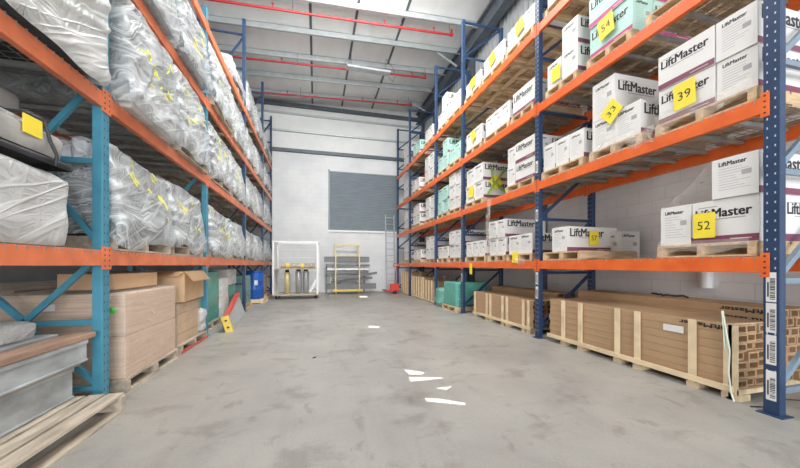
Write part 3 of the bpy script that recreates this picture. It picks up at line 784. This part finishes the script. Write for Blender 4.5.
# grey and black rolled mat lying on the nearest bundle
t = thing('rolled_mat', 'grey and black rolled mat with yellow patches on the near left bundle', 'mat', (-2.02, 2.05, 1.915), -.02)
def lay(dx, dy, dz, sd, mt, nm, loc, rr=.05):
    w = wrinkle_box(dx, dy, dz, .04, .010, sd, knot=False, rnd=rr, sag=.02); me = w.mesh(nm, M[mt]); merge(me)
    me.polygons.foreach_set('use_smooth', [True]*len(me.polygons)); o = mobj(nm, me, t); o.location = loc; return o
lay(.84, 1.86, .06, 90, 'black', 'black_underlay', (-.19, 0, .0), .02)
lay(.82, 1.78, .19, 91, 'greysheet', 'felt_layer', (-.20, -.03, .055), .04)
lay(.72, 1.70, .05, 92, 'poly_n', 'top_sheet', (-.26, -.05, .25), .02)
for y, l in ((-.38,.34), (.10,.26), (.52,.14)):
    MB().box(.215, .222, y, y+l, .15, .27).build('yellow_patch', M['yellow'], t)
for y in (.10, .66):
    MB().path([(-.3,y,.345),(.10,y+.02,.335),(.215,y+.03,.28),(.232,y+.05,.16),(.262,y+.06,.07),(.25,y+.07,.0)], .011).build('strap', M['black'], t)
# clutter behind it under the second level
t = thing('cushion_stack', 'stack of flattened pale plastic sacks behind the rolled mat', 'sacks', (-2.62, 2.70, 2.22))
for i in range(2):
    w = wrinkle_box(.75, 1.0, .17, .05, .015, 40+i, knot=False, rnd=.08, sag=.02); me = w.mesh('sack', M['greysheet' if i % 2 else 'poly_n']); merge(me)
    me.polygons.foreach_set('use_smooth', [True]*len(me.polygons)); o = mobj('sack', me, t); o.location = (0, .0, .17*i); o.rotation_euler = (0,0,.06*i-.05)

# ================================================================== LEFT SIDE, FLOOR LEVEL
pallet(-2.75, -1.55, .9, 3.2, 0, 'large weathered pallet in the bottom left corner of the picture', wood='wood_g', h=.15)
def panel(z0, z1, x0, x1, y0, y1, m_, label, rz=0, nm='zinc_panel', cat='panel', lip=True):
    t_ = MB(); a, b_ = (x1-x0)/2, (y1-y0)/2; h = z1-z0
    t_.box(-a, a, -b_, b_, 0, h)
    if lip: t_.box(a, a+.012, -b_, b_, h-.035, h); t_.box(a, a+.012, -b_, b_, 0, .02); 
    o = t_.build(nm, M[m_], None, .006); o.location = ((x0+x1)/2, (y0+y1)/2, z0); o.rotation_euler = (0,0,rz)
    return tag(o, label, cat, 'grey panels stacked at lower left' if nm == 'zinc_panel' else None)
panel(.155, .40, -2.7, -1.89, .9, 3.16, 'slab', 'deep grey zinc box section, bottom of the lower left stack')
panel(.402, .43, -2.7, -1.86, .9, 3.20, 'wood_g', 'thin timber board between the two deep grey sections', nm='timber_board', cat='board', lip=False)
panel(.432, .61, -2.7, -1.83, .85, 3.22, 'slab', 'grey zinc section in the middle of the lower left stack', .0)
panel(.612, .655, -1.98, -1.81, .85, 3.30, 'darkboard', 'brown timber strip along the edge of the middle grey section', nm='timber_board', cat='board', lip=False)
panel(.612, .665, -2.7, -2.02, .9, 3.2, 'slab', 'flat grey zinc panel behind the brown timber strip', .0)
o = MB().tube((0,-1.0,0),(0,1.05,0),.035).build('plastic_tube', M['whitepaint']); o.location = (-2.10, 2.1, .702); o.rotation_euler = (0,0,.10); tag(o, 'white plastic tube lying on the grey panels, front one', 'tube', 'white tubes on the panels')
o = MB().tube((0,-1.0,0),(0,.85,0),.03).build('plastic_tube', M['whitepaint']); o.location = (-2.36, 2.1, .697); o.rotation_euler = (0,0,-.16); tag(o, 'white plastic tube lying askew behind the front tube', 'tube', 'white tubes on the panels')
w = wrinkle_box(.5, .32, .14, .04, .02, 55, knot=False, rnd=.05, sag=.03); me = w.mesh('film_scrap', M['poly_n']); merge(me)
o = mobj('film_scrap', me); o.location = (-2.30, 2.90, .667); tag(o, 'crumpled clear film on far end of the grey panels', 'film')
# dark long boxes at the back
panel(0, 1.06, -3.6, -2.95, .6, 3.3, 'black', 'dark covered crate standing behind the grey panels', nm='covered_crate', cat='crate', lip=False)
panel(0, .95, -4.5, -3.0, 4.2, 8.5, 'fabric_b', 'dark brown covered stack behind the left rack', nm='covered_stack', cat='stack', lip=False)

def wrapped_block(x0, x1, y0, y1, z, h, core, sheet, label, cat='wrapped goods', layers=6, nm='wrapped_pallet_load', rz=0, res=.05, sealed=True):
    t = thing(nm, label, cat, ((x0+x1)/2, (y0+y1)/2, z), rz)
    dx, dy = x1-x0, y1-y0; m = MB(); hh = h/layers; rnd = random.Random(int(abs(x0*100)+y0*10))
    for i in range(layers):
        a = .012+rnd.uniform(0,.012)
        m.box(-dx/2+a, dx/2-a, -dy/2+a, dy/2-a, i*hh, (i+1)*hh-.006)
    m.build('goods', M[core], t, .006)
    w = wrinkle_box(dx+.01, dy+.01, h+.02, res, .006, int(y0*7)+3, knot=False, rnd=.02, sag=.0, fold=.8); me = w.mesh('stretch_film', M[sheet]); merge(me)
    me.polygons.foreach_set('use_smooth', [True]*len(me.polygons)); mobj('stretch_film', me, t)
    return t
pallet(-2.92, -1.74, 3.62, 4.82, 0, 'weathered pallet under the large brown wrapped block', wood='wood_g')
t = wrapped_block(-2.90, -1.76, 3.64, 4.80, .13, .82, 'brownwrap', 'poly_t', 'large brown stretch-wrapped block with green dot behind teal post', layers=2)
m = MB(); m.lathe([(0,0),(.03,.0),(.03,.002),(0,.002)], n=20); o = m.build('green_dot', mat('green_sticker', (.10,.62,.10), .5), t); o.rotation_euler = (PI/2,0,0); o.location = (.47,-.597,.66)
o = MB().box(-.05,.05,-.001,.001,-.03,.03).build('paper_label', M['white'], t); o.location = (-.02,-.597,.70)
pallet(-2.84, -1.76, 4.95, 6.02, 0, 'red-edged weathered pallet before the second teal post', wood='wood_g')
o = MB().box(-1.76,-1.752,4.95,6.02,.02,.05).build('red_strap', M['red']); tag(o, 'dark red strap along the pallet foot by the second teal post', 'strap')
wrapped_block(-2.8, -1.80, 4.98, 5.80, .13, .56, 'kraft_l', 'poly_t', 'smaller tan stretch-wrapped stack under the open carton', layers=4)
# open tan carton on top
t = thing('open_carton', 'large tan open-topped carton sitting on the tan wrapped stack', 'carton', (-2.26, 5.42, .712), .05)
m = MB(); w_, l_, h_ = .50, .46, .42
m.box(-w_,w_,-l_,l_,0,.01); m.box(-w_,w_,-l_,-l_+.01,.01,h_); m.box(-w_,w_,l_-.01,l_,.01,h_); m.box(-w_,-w_+.01,-l_+.01,l_-.01,.01,h_); m.box(w_-.01,w_,-l_+.01,l_-.01,.01,h_)
m.build('carton_body', M['kraft_l'], t)
m = MB(); m.add([(w_,-l_,h_),(w_,l_,h_),(w_+.10,l_-.02,h_-.14),(w_+.10,-l_+.02,h_-.14)], [(0,1,2,3),(3,2,1,0)]); m.build('flap', M['kraft_l'], t)
m = MB(); m.add([(-w_,-l_,h_),(w_,-l_,h_),(w_-.03,-l_-.14,h_-.06),(-w_+.03,-l_-.14,h_-.06)], [(0,1,2,3),(3,2,1,0)]); m.build('flap', M['kraft_l'], t)
carton2 = thing('open_carton', 'tan carton lying on top of the large brown wrapped block', 'carton', (-2.3, 4.25, .975), -.04)
m = MB(); m.box(-.05,.42,-.50,.30,0,.16); m.build('carton_body', M['kraft_l'], carton2, .01)
MB().box(-.05,.42,-.03,.03,.16,.1612).build('tape_strip', M['tape'], carton2)
# teal wrapped goods
pallet(-2.84, -1.92, 6.30, 7.45, 0, 'weathered pallet under the tall green wrapped goods', wood='wood_g')
wrapped_block(-2.84, -1.95, 6.32, 7.40, .13, .95, 'teal_l', 'poly_g', 'tall green film-wrapped stack behind the second teal post', layers=3)
w = wrinkle_box(.5, .5, .98, .05, .02, 61, knot=False, rnd=.08, sag=.02); me = w.mesh('white_sack', M['poly_n']); merge(me); me.polygons.foreach_set('use_smooth', [True]*len(me.polygons))
o = mobj('tall_sack', me); o.location = (-2.16, 7.75, 0); tag(o, 'tall white plastic sack beside the green wrapped stack', 'sack')
w = wrinkle_box(.34, .26, .42, .03, .02, 62, knot=False, rnd=.08, sag=.05); me = w.mesh('small_sack', M['poly_n']); merge(me); me.polygons.foreach_set('use_smooth', [True]*len(me.polygons))
o = mobj('small_sack', me); o.location = (-1.95, 5.9, .13); tag(o, 'small milky plastic sack on the pallet before the second teal post', 'sack')
# leaning barrier with the yellow end
t = thing('folding_platform', 'ribbed grey panel with red edge and yellow end leaning by rack', 'platform', (-1.47, 6.42, 0), 0)
U = Vector((-.10, 1, 0)).normalized(); V = Vector((-.30, 0, .95)).normalized(); Nn = U.cross(V).normalized()
Lg, Hg, Tg = 2.45, .47, .08
def P(u, v, n): return U*u+V*(v*(.64+.56*u/Lg))+Nn*n
def pbox(m, u0,u1,v0,v1,n0,n1, mi=0):
    m.add([P(u,v,n) for n in (n0,n1) for u,v in ((u0,v0),(u1,v0),(u1,v1),(u0,v1))], [(3,2,1,0),(4,5,6,7),(0,1,5,4),(1,2,6,5),(2,3,7,6),(3,0,4,7)], mi)
m = MB(); pbox(m, .12, Lg, .02, Hg-.06, -Tg, -.02)
for i in range(12): u = .16+i*.185; pbox(m, u, u+.10, .02, Hg-.06, -.02, .0)
m.build('ribbed_panel', M['alu'], t)
m = MB(); pbox(m, .10, Lg, Hg-.06, Hg, -Tg, .005); m.build('edge_rail', M['red'], t)
m = MB(); pbox(m, 0, .12, 0, Hg, -Tg-.03, .01); m.build('end_cap', M['yellowpaint'], t, .01)
m = MB()
for v in (.14, .34): pbox(m, -.004, 0, v, v+.05, -Tg+.02, -Tg+.06)
m.build('end_slot', M['black'], t)
# farther floor goods, left
pallet(-2.84, -1.95, 8.0, 9.05, 0, 'weathered pallet under low green bags in third left bay', wood='wood_g')
wrapped_block(-2.84, -1.98, 8.02, 9.0, .13, .60, 'teal_l', 'poly_g', 'low green wrapped stack behind the leaning ribbed panel', layers=2)
t = wrapped_block(-2.7, -1.95, 8.2, 8.9, .755, .36, 'white', 'poly_n', 'white wrapped bag on top of the low green stack', layers=1)
pallet(-2.8, -1.85, 9.5, 10.4, 0, 'weathered pallet under pale stack left of the blue drum', wood='wood')
wrapped_block(-2.8, -1.88, 9.52, 10.38, .13, .78, 'fabric_b', 'poly_g', 'pale green-topped wrapped stack in front of the blue drum', layers=3)
pallet(-2.5, -1.60, 10.95, 11.85, 0, 'yellowish pallet that carries the blue drum', wood='wood_p')
t = thing('plastic_drum', 'blue plastic drum standing on a yellowish pallet', 'drum', (-1.95, 11.35, .13))
MB().lathe([(0,0),(.28,0),(.29,.03),(.29,.28),(.30,.30),(.29,.32),(.29,.56),(.30,.58),(.29,.60),(.29,.84),(.27,.88),(0,.88)]).build('barrel', M['blue'], t)
MB().lathe([(.28,.86),(.305,.86),(.305,.90),(.28,.90)]).build('rim', M['blue'], t)
m = MB(); m.tube((.30,-.02,.50),(.30,-.02,.62),.02).tube((.295,.03,.66),(.295,.03,.68),.035); 
MB().box(.05,.15,-.295,-.288,.45,.60).build('paper_label', M['white'], t)
pallet(-2.7, -1.75, 12.7, 13.6, 0, 'pallet behind the blue drum in the last left bay', wood='wood')
wrapped_block(-2.7, -1.85, 12.72, 13.55, .13, .7, 'kraft_l', 'poly_t', 'brown wrapped stack in the last left bay', layers=3)

# ================================================================== FAR END
# white cage trolley
t = thing('cage_trolley', 'white tubular stock trolley with mid shelf at far left', 'trolley', (-.68, 12.55, 0), -.06)
w_, d_, h_ = .76, .42, 2.06
for x in (-w_, w_):
    for y in (-d_, d_): MB().box(x-.03, x+.03, y-.03, y+.03, .14, h_).build('post', M['whitepaint'], t)
for z in (h_, ):
    m = MB(); m.box(-w_-.03, w_+.03, -d_-.025, -d_+.025, z-.03, z+.02); m.box(-w_-.03, w_+.03, d_-.025, d_+.025, z-.03, z+.02)
    m.box(-w_-.025, -w_+.025, -d_, d_, z-.03, z+.02); m.box(w_-.025, w_+.025, -d_, d_, z-.03, z+.02); m.build('top_frame', M['whitepaint'], t)
MB().box(-w_-.012, -w_+.002, -d_+.03, d_-.03, .17, h_-.05).build('side_panel', M['whitepaint'], t)
m = MB(); m.box(-w_, w_, -d_, d_, 1.06, 1.10); m.build('shelf', M['wood_g'], t)
m = MB(); m.box(-w_-.04, w_+.04, -d_-.04, d_+.04, .12, .17); m.build('base_deck', M['wood_g'], t)
for x in (-w_+.08, w_-.08):
    for y in (-d_+.04, d_-.04):
        MB().tube((x-.02,y,.065),(x+.02,y,.065),.062,n=16).box(x-.025,x+.025,y-.03,y+.03,.115,.125).build('castor', M['rubber'], t)
for z in (.6, 1.5, 1.8): MB().tube((-w_, d_, z), (w_, d_, z), .012).build('rail', M['whitepaint'], t)
def cyl(x, y, r, h, m_, label, nm='gas_cylinder'):
    c = thing(nm, label, 'cylinder', (x, y, .172))
    MB().lathe([(0,0),(r,0),(r,h*.93),(r*.93,h*.985),(r*.7,h)]).build('shell', M[m_], c)
    MB().lathe([(0,0),(r*.7,0),(r*.66,h*.12),(0,h*.13)], (0,0,h)).build('valve_cap', M['black'], c)
cyl(-1.02, 12.42, .10, .78, 'paleyellow', 'dull yellow cylinder on the white trolley base')
cyl(-.62, 12.40, .11, .82, 'alu', 'left silver cylinder on the white trolley base')
cyl(-.36, 12.42, .11, .82, 'alu', 'right silver cylinder on the white trolley base')
o = MB().bar((-.22,12.35,.30),(.02,12.35,.80),.02,.08).build('loose_bar', M['alu']); o.location = (0,0,-.10); tag(o, 'silver bar leaning next to the cylinders on white trolley', 'bar')
w = wrinkle_box(.42, .5, .14, .05, .015, 71, knot=False, rnd=.06, sag=.02); me = w.mesh('film_scrap', M['poly_n']); merge(me); o = mobj('film_scrap', me); o.location = (-.12, 12.62, .172); tag(o, 'crumpled pale film on right of the white trolley base', 'film')
o = MB().tube((-.60,0,0),(.60,0,0),.09,n=16).tube((-.602,0,0),(.602,0,0),.03,1,12).tube((-.42,0,0),(-.30,0,0),.094,1,16).tube((.1,0,0),(.2,0,0),.094,1,16).build('wrapped_roll', [M['wood_g'], M['yellowpaint']]); o.location = (-.64, 12.45, 1.193); tag(o, 'brown roll with yellow bands on the white trolley shelf', 'roll')

# yellow A-cart with grey profiles
t = thing('profile_cart', 'yellow framed cart with tall posts in front of back wall', 'cart', (1.30, 14.05, 0), 0)
for x in (-.50, .50):
    for y in (-.30, .30): MB().box(x-.025, x+.025, y-.025, y+.025, .16, 2.05).build('post', M['paleyellow'], t)
m = MB(); m.box(-.53,.53,-.325,-.275,2.05,2.10); m.box(-.53,.53,.275,.325,2.05,2.10); m.box(-.525,-.475,-.3,.3,2.05,2.10); m.box(.475,.525,-.3,.3,2.05,2.10); m.build('top_frame', M['paleyellow'], t)
for y in (-.3, .3): MB().box(-.5, .5, y-.015, y+.015, 1.6, 1.64).build('cross_rail', M['paleyellow'], t)
MB().box(-.62,.62,-.36,.36,.12,.18).build('base_deck', M['yellowpaint'], t)
for x in (-.48,.48):
    for y in (-.28,.28): MB().tube((x-.02,y,.06),(x+.02,y,.06),.058,n=16).box(x-.025,x+.025,y-.025,y+.025,.11,.122).build('castor', M['yellowpaint'], t)
def prof(x0, x1, y, z, h, label, tilt=0, m_='greymetal'):
    m = MB(); L_ = x1-x0; m.box(-L_/2, L_/2, -.03, .03, 0, h); m.box(-L_/2, L_/2, -.05, .05, h-.02, h); m.box(-L_/2, L_/2, -.05, .05, 0, .02)
    o = m.build('metal_profile', M[m_]); o.location = ((x0+x1)/2, y, z); o.rotation_euler = (0, tilt, 0)
    tag(o, label, 'profile', 'grey profiles stacked on the yellow cart')
prof(.44, 2.55, 13.92, .182, .13, 'long grey profile lying at the bottom of the yellow cart')
prof(.42, 2.55, 13.92, .315, .10, 'grey profile second from the bottom on the yellow cart')
prof(.66, 2.6, 13.84, .68, .10, 'grey profile slanting up to the right before yellow cart', -.16)
prof(.60, 2.4, 13.95, .52, .10, 'lower grey profile slanting slightly up before the yellow cart', -.10)
prof(.42, 2.25, 14.12, .85, .12, 'grey profile just below the white one on yellow cart')
prof(.46, 2.25, 14.12, 1.0, .09, 'white profile across the middle of the yellow cart', 0, 'whitepaint')
prof(.40, 2.3, 14.12, 1.15, .10, 'grey profile just above the white one on yellow cart')
prof(.34, 2.28, 14.12, 1.34, .24, 'deep bluish grey profile topmost on the yellow cart')
for x in (.45, .62, 2.1):
    o = MB().box(-.03,.03,-.03,.03,0,1.28 if x < 2 else 1.1).build('end_stanchion', M['whitepaint' if x > .5 and x < 1 else 'greymetal']); o.location = (x, 14.42, 0)
    tag(o, {.45:'dark grey stanchion behind left end of stacked profiles', .62:'white stanchion behind left end of stacked profiles', 2.1:'grey stanchion behind right end of stacked profiles'}[x], 'stanchion')
# ladder against the back wall
t = thing('ladder', 'grey aluminium ladder leaning upright on the back wall', 'ladder', (3.33, 14.36, 0))
for x in (-.20, .20): MB().bar((x,0,0),(x,.27,3.55),.035,.07).build('stile', M['alu'], t)
for i in range(12):
    z = .22+i*.29; MB().tube((-.19,.27*z/3.55,z),(.19,.27*z/3.55,z),.018).build('rung', M['alu'], t)
# red hand pallet truck beside the rack end
t = thing('pallet_truck', 'red hand pallet truck parked at far right rack end', 'pallet truck', (3.22, 13.6, 0), .1)
for x in (-.17,.17): MB().box(x-.07,x+.07,-.2,.75,.07,.12).build('fork', M['red'], t)
MB().box(-.2,.2,-.32,-.2,.06,.42).build('pump_body', M['red'], t, .02)
MB().tube((0,-.3,.38),(0,-.5,1.15),.02).path([(-.12,-.5,1.28),(-.13,-.5,1.16),(.13,-.5,1.16),(.12,-.5,1.28),(-.12,-.5,1.28)],.014).build('handle', M['red'], t)
MB().tube((-.08,-.3,.07),(.08,-.3,.07),.068,n=16).build('wheel', M['rubber'], t)

# ================================================================== RIGHT SIDE, FLOOR LEVEL
_long = {}
def long_mesh(l, w, h, txt):
    k = (l, w, h, txt)
    if k in _long: return _long[k]
    m = MB(); W, L_ = w/2, l/2; e = .015; dp = .05
    # open end towards the camera: a rim and a recessed hollow
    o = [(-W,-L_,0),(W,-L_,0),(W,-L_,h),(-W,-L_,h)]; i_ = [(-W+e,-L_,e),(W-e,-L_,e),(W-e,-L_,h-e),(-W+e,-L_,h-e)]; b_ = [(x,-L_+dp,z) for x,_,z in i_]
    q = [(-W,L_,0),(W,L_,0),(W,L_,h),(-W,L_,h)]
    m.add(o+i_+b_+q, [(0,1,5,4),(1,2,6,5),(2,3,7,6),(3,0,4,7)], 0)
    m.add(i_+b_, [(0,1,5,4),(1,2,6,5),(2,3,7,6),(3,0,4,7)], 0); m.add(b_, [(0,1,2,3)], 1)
    m.add(o+q, [(1,0,4,5),(2,1,5,6),(3,2,6,7),(0,3,7,4),(7,6,5,4)], 0)
    if txt: # printed upside down for the viewer, as it lies
        put_text(m, 'LiftMaster', (-W, -L_+.05, h*.76), (0,1,0), (0,0,-1), .42, 2, h=h*.5, bold=.02)
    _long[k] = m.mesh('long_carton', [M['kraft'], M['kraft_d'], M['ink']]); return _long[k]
RWN = ['bottom', 'second', 'third', 'fourth', 'fifth', 'sixth', 'seventh', 'eighth', 'ninth']
def long_stack(x0, cw, cols, y0, y1, z0, rh, rows, place, colnames, seed, skip=lambda c, r: False):
    rnd = random.Random(seed)
    for r in range(rows):
        for c in range(cols):
            if skip(c, r): continue
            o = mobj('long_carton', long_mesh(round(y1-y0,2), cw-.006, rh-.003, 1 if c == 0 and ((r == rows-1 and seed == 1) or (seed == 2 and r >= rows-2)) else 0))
            o.location = (x0+cw*(c+.5), (y0+y1)/2+rnd.uniform(-.02,.02), z0+r*rh)
            rw = 'top' if r == rows-1 else RWN[r]
            tag(o, 'long brown carton, %s row, %s column, %s' % (rw, colnames[c], place), 'carton', 'long brown cartons on the floor')
long_stack(3.66, .142, 4, 2.04, 4.42, .10, .0825, 7, 'front crate behind the nearest navy post', ['aisle-side','second','third','inner'], 1)
long_stack(4.25, .13, 4, 2.04, 4.46, .10, .0875, 8, 'stack by the wall, nearest bay', ['first','second','third','fourth'], 2)
long_stack(3.68, .145, 3, 4.86, 7.00, .10, .082, 6, 'crate in the second right-hand bay', ['aisle-side','middle','inner'], 3)
long_stack(4.20, .20, 2, 4.90, 7.10, .10, .0875, 7, 'stack by the wall, second bay', ['front','rear'], 4)
def crate(x0, x1, y0, y1, zt, slats, label, thick=.022):
    t = thing('timber_crate', label, 'crate', ((x0+x1)/2, (y0+y1)/2, 0)); cx, cy = (x0+x1)/2, (y0+y1)/2
    for ya in slats:
        MB().box(x0-cx-thick, x0-cx, ya-.032-cy, ya+.032-cy, .02, zt).build('slat', M['wood_p'], t)
        MB().box(x0-cx-.02, x1-cx, ya-.032-cy, ya+.032-cy, .055, .098).build('bearer', M['wood_p'], t)
        MB().box(x0-cx-.02, x0-cx+.12, ya-.05-cy, ya+.05-cy, 0, .055).build('foot', M['wood_p'], t)
    MB().box(x0-cx-thick*2, x0-cx-thick, y0-cy, y1-cy, .07, .125).build('bottom_rail', M['wood_p'], t)
    if zt > .5: MB().box(x0-cx-.004, x1-cx, y0-cy+.02, y0-cy+.05, zt+.001, zt+.008).build('top_batten', M['wood_p'], t)
    return t
def yx(px, X=3.64):
    k = (px-400)/321; return (X*.9674-k*X*.2532)/(.2532+k*.9674)
crate(3.655, 4.235, 2.03, 4.42, .675, [yx(p) for p in (733,728,692,637,617,580,563)], 'pale slatted timber crate of long cartons, nearest on the right')
crate(3.675, 4.12, 4.86, 7.0, .59, [4.95,5.1,5.62,5.78,6.25,6.4,6.95], 'pale slatted timber crate of long cartons in the second bay')
m = MB()
for y in (2.12, 3.1, 4.3): m.box(4.25, 4.78, y-.04, y+.04, 0, .098)
tag(m.build('bearer_set', M['wood_p']), 'timber bearers under the long carton stack by the wall', 'bearers')
m = MB()
for y in (5.1, 6.0, 6.9): m.box(4.18, 4.62, y-.04, y+.04, 0, .098)
tag(m.build('bearer_set', M['wood_p']), 'timber bearers under the wall-side stack in second bay', 'bearers')
o = MB().box(-.0012,0,-.10,.10,-.035,.035).build('paper_label', M['white']); o.location = (3.655, yx(672), .55); tag(o, 'white paper label on the front long cartons', 'label')
# strapping hanging from the crate
m = MB(); m.path([(0,0,.80),(-.01,-.03,.62),(-.015,-.06,.45),(-.012,-.05,.25),(-.015,-.07,.08),(-.03,-.10,.01)], .007)
m.bar((-.001,.0,.80),(-.01,-.03,.45),.004,.03,up=(1,0,0))
o = m.build('plastic_strap', mat('pale_strap', (.66,.74,.62), .4)); o.location = (3.61, 2.10, 0); tag(o, 'pale plastic strap hanging at near end of front crate', 'strap')
m = MB(); m.path([(3.75+.09*i, 1.62+.06*math.sin(i*2.1), .008) for i in range(9)], .006); m.path([(3.6+.12*i, 1.9-.04*math.sin(i*1.4), .008) for i in range(8)], .005)
tag(m.build('loose_strap', M['hole']), 'loose dark strapping on floor beside the nearest navy post', 'strap')
m = MB(); m.path([(4.5+.03*math.cos(i*.8)*1.6, 3.0+.05*i, .81+.02*abs(math.sin(i*1.3))) for i in range(10)], .012)
tag(m.build('strap_coil', M['black']), 'tangle of dark strapping on the wall-side carton stack', 'strap')
# green wrapped goods and crates farther down
pallet(3.45, 4.45, 7.62, 8.5, 0, 'pale pallet under the green wrapped sacks', wood='wood')
wrapped_block(3.5, 4.4, 7.66, 8.46, .13, .62, 'teal_l', 'poly_g', 'green film-wrapped stack on a pallet, third right-hand bay', layers=2)
w = wrinkle_box(.62, .55, .60, .04, .03, 81, knot=False, rnd=.14, sag=.04); me = w.mesh('sack', M['poly_g']); merge(me); me.polygons.foreach_set('use_smooth', [True]*len(me.polygons))
o = mobj('green_sack', me); o.location = (3.78, 8.9, 0); tag(o, 'green plastic sack behind the green wrapped stack', 'sack')
o = MB().box(-.3,.35,-.3,.3,0,.5).build('tan_carton', M['kraft_l'], None, .01); o.location = (4.42, 9.0, 0); tag(o, 'tan carton by the wall behind the green sack', 'carton')
def slat_crate(x0, x1, y0, y1, h, label):
    t = thing('slatted_crate', label, 'crate', ((x0+x1)/2,(y0+y1)/2,0)); a,b_ = (x1-x0)/2,(y1-y0)/2
    MB().box(-a+.03,a-.03,-b_+.03,b_-.03,.06,h-.03).build('contents', M['kraft'], t)
    n = 5
    for i in range(n):
        y = -b_+.05+(2*b_-.1)*i/(n-1); MB().box(-a,-a+.025,y-.035,y+.035,0,h).build('slat', M['wood_p'], t)
    for i in range(3):
        x = -a+.08+(2*a-.16)*i/2; MB().box(x-.035,x+.035,-b_,-b_+.025,0,h).build('slat', M['wood_p'], t)
    MB().box(-a,a,-b_,b_,.03,.06).build('base', M['wood_p'], t)
slat_crate(3.62, 4.6, 9.5, 10.7, .72, 'brown goods in slatted crate, nearest of the far three')
slat_crate(3.62, 4.6, 10.85, 12.1, .80, 'brown goods in slatted crate, middle of the far three')
slat_crate(3.62, 4.6, 12.4, 13.6, .95, 'brown goods in slatted crate, farthest, near the ladder')

# stretch film on the right-hand pallets
def sheet_mesh(f, na, nb, m_, name, amp=.012, th=.002):
    m = MB(); vs = []
    for j in range(nb+1):
        for i in range(na+1):
            p = Vector(f(i/na, j/nb)); n = noise.noise(p*9)*amp+noise.noise(p*23)*amp*.4; vs.append(p+Vector((-n, n*.4, n)))
    m.add(vs, [(j*(na+1)+i, j*(na+1)+i+1, (j+1)*(na+1)+i+1, (j+1)*(na+1)+i) for j in range(nb) for i in range(na)], 0, True)
    return m.build(name, M[m_])
def slant(a, b_):                                                     # from the upper carton of pallet 52 down to its far end
    y = 2.69-(2.69-2.20)*a; z = 1.84+(.36)*a**1.4
    return (3.64+.9*b_, y, z)
tag(sheet_mesh(slant, 16, 14, 'poly_t', 'stretch_film', .012), 'slanting clear stretch film over the cartons with card 52', 'film', 'stretch film')
def hang(x, y, w, z0, z1, label, m_='poly_t'):
    o = sheet_mesh(lambda a, b_: (x-.03*math.sin(b_*3)-.02*math.sin(a*9), y-w/2+w*a*(1-.25*b_), z1-(z1-z0)*b_), 16, 16, m_, 'stretch_film', .03)
    tag(o, label, 'film', 'stretch film')
hang(3.575, 2.86, .34, 2.56, 2.76, 'crumpled film tail hanging over beam left of card 39', 'poly_t')
hang(3.55, 6.1, .16, 1.30, 2.62, 'long green-grey film tail hanging between levels, second bay', 'poly_t')
hang(3.57, 5.05, .30, 1.22, 1.34, 'short film scrap on the lowest beam, second bay', 'poly_t')

def skirt(y0, y1, z0, z1, label):
    tag(sheet_mesh(lambda a, b_: (3.592-.012*math.sin(a*14+b_*3), y1-(y1-y0)*a, z1-(z1-z0)*b_*(1-.35*math.sin(a*5)**2)), 24, 8, 'poly_t', 'stretch_film', .012), label, 'film', 'stretch film')
skirt(1.88, 2.68, 2.64, 2.82, 'loose stretch film round the pallet under card 39')
skirt(2.90, 3.56, 2.64, 2.80, 'loose stretch film round the pallet under card 33')
skirt(1.90, 2.66, 1.32, 1.46, 'loose stretch film round the pallet under card 52')
# white pipe on the right wall
o = MB().tube((4.94,3.05,.92),(4.94,3.05,1.28),.07).build('wall_pipe', M['whitepaint']); tag(o, 'short white pipe on the right wall above brown cartons', 'pipe')

# small dark scraps on the floor
for i, (x, y, l) in enumerate(((-.02,4.35,'tiny dark scrap on the floor in the middle of aisle'),)):
    o = MB().bar((-.02,0,.004),(.02,.015,.01),.02,.008).build('floor_scrap', M['black']); o.location = (x,y,0); tag(o, l, 'scrap')

# ================================================================== LIGHT
def area(name, loc, rot, sx, sy, power, col=(1,1,1)):
    l = bpy.data.lights.new(name, 'AREA'); l.shape = 'RECTANGLE'; l.size = sx; l.size_y = sy; l.energy = power; l.color = col
    o = bpy.data.objects.new(name, l); COL.objects.link(o); o.location = loc; o.rotation_euler = rot; return o
area('dock_opening_fill', (.6, YN+.2, 2.8), (PI/2, 0, 0), 7.8, 5.4, 1350, (.98,.98,1))          # added daylight fill at the near wall's opening, behind the camera
area('unseen_roof_fill', (.9, 5.2, 8.2), (0,0,0), 3.6, 5.6, 400, (1,.99,.97))  # unseen downward fill added below the roof, no fitting there
area('unseen_roof_fill', (.9, 6.6, 8.0), (math.radians(52),0,0), 3.4, 1.2, 420, (1,.99,.97))  # added out of frame, tilted to brighten the far wall
area('ceiling_up_fill', (.9, 3.9, 6.9), (PI,0,0), 4, 5, 400, (1,.99,.97))  # invented upward fill above the frame, brightens the ceiling foil
sun = bpy.data.lights.new('sun', 'SUN'); sun.energy = 14; sun.angle = .002; sun.color = (1,.97,.92)
so = bpy.data.objects.new('sun', sun); COL.objects.link(so); so.rotation_euler = SUN.to_track_quat('-Z', 'Y').to_euler()
w = bpy.data.worlds.new('world'); SC.world = w; w.use_nodes = True
w.node_tree.nodes['Background'].inputs[0].default_value = (.75,.86,1,1); w.node_tree.nodes['Background'].inputs[1].default_value = 1.0

# ================================================================== CAMERA
cam = bpy.data.cameras.new('camera'); co = bpy.data.objects.new('camera', cam); COL.objects.link(co); SC.camera = co
cam.sensor_width = 36; cam.lens = 321/800*36; cam.shift_y = (265-234)/800; cam.clip_start = .05; cam.clip_end = 100
co.location = (0, 0, 1.22); co.rotation_euler = (PI/2, 0, -math.atan2(.2532, .9674))
vs_ = SC.view_settings; vs_.view_transform = 'Standard'; vs_.look = 'None'; vs_.gamma = 1; vs_.exposure = -.14; vs_.use_curve_mapping = False
SC.cycles.use_denoising = True
SC.cycles.max_bounces = 8; SC.cycles.diffuse_bounces = 5; SC.cycles.transparent_max_bounces = 12
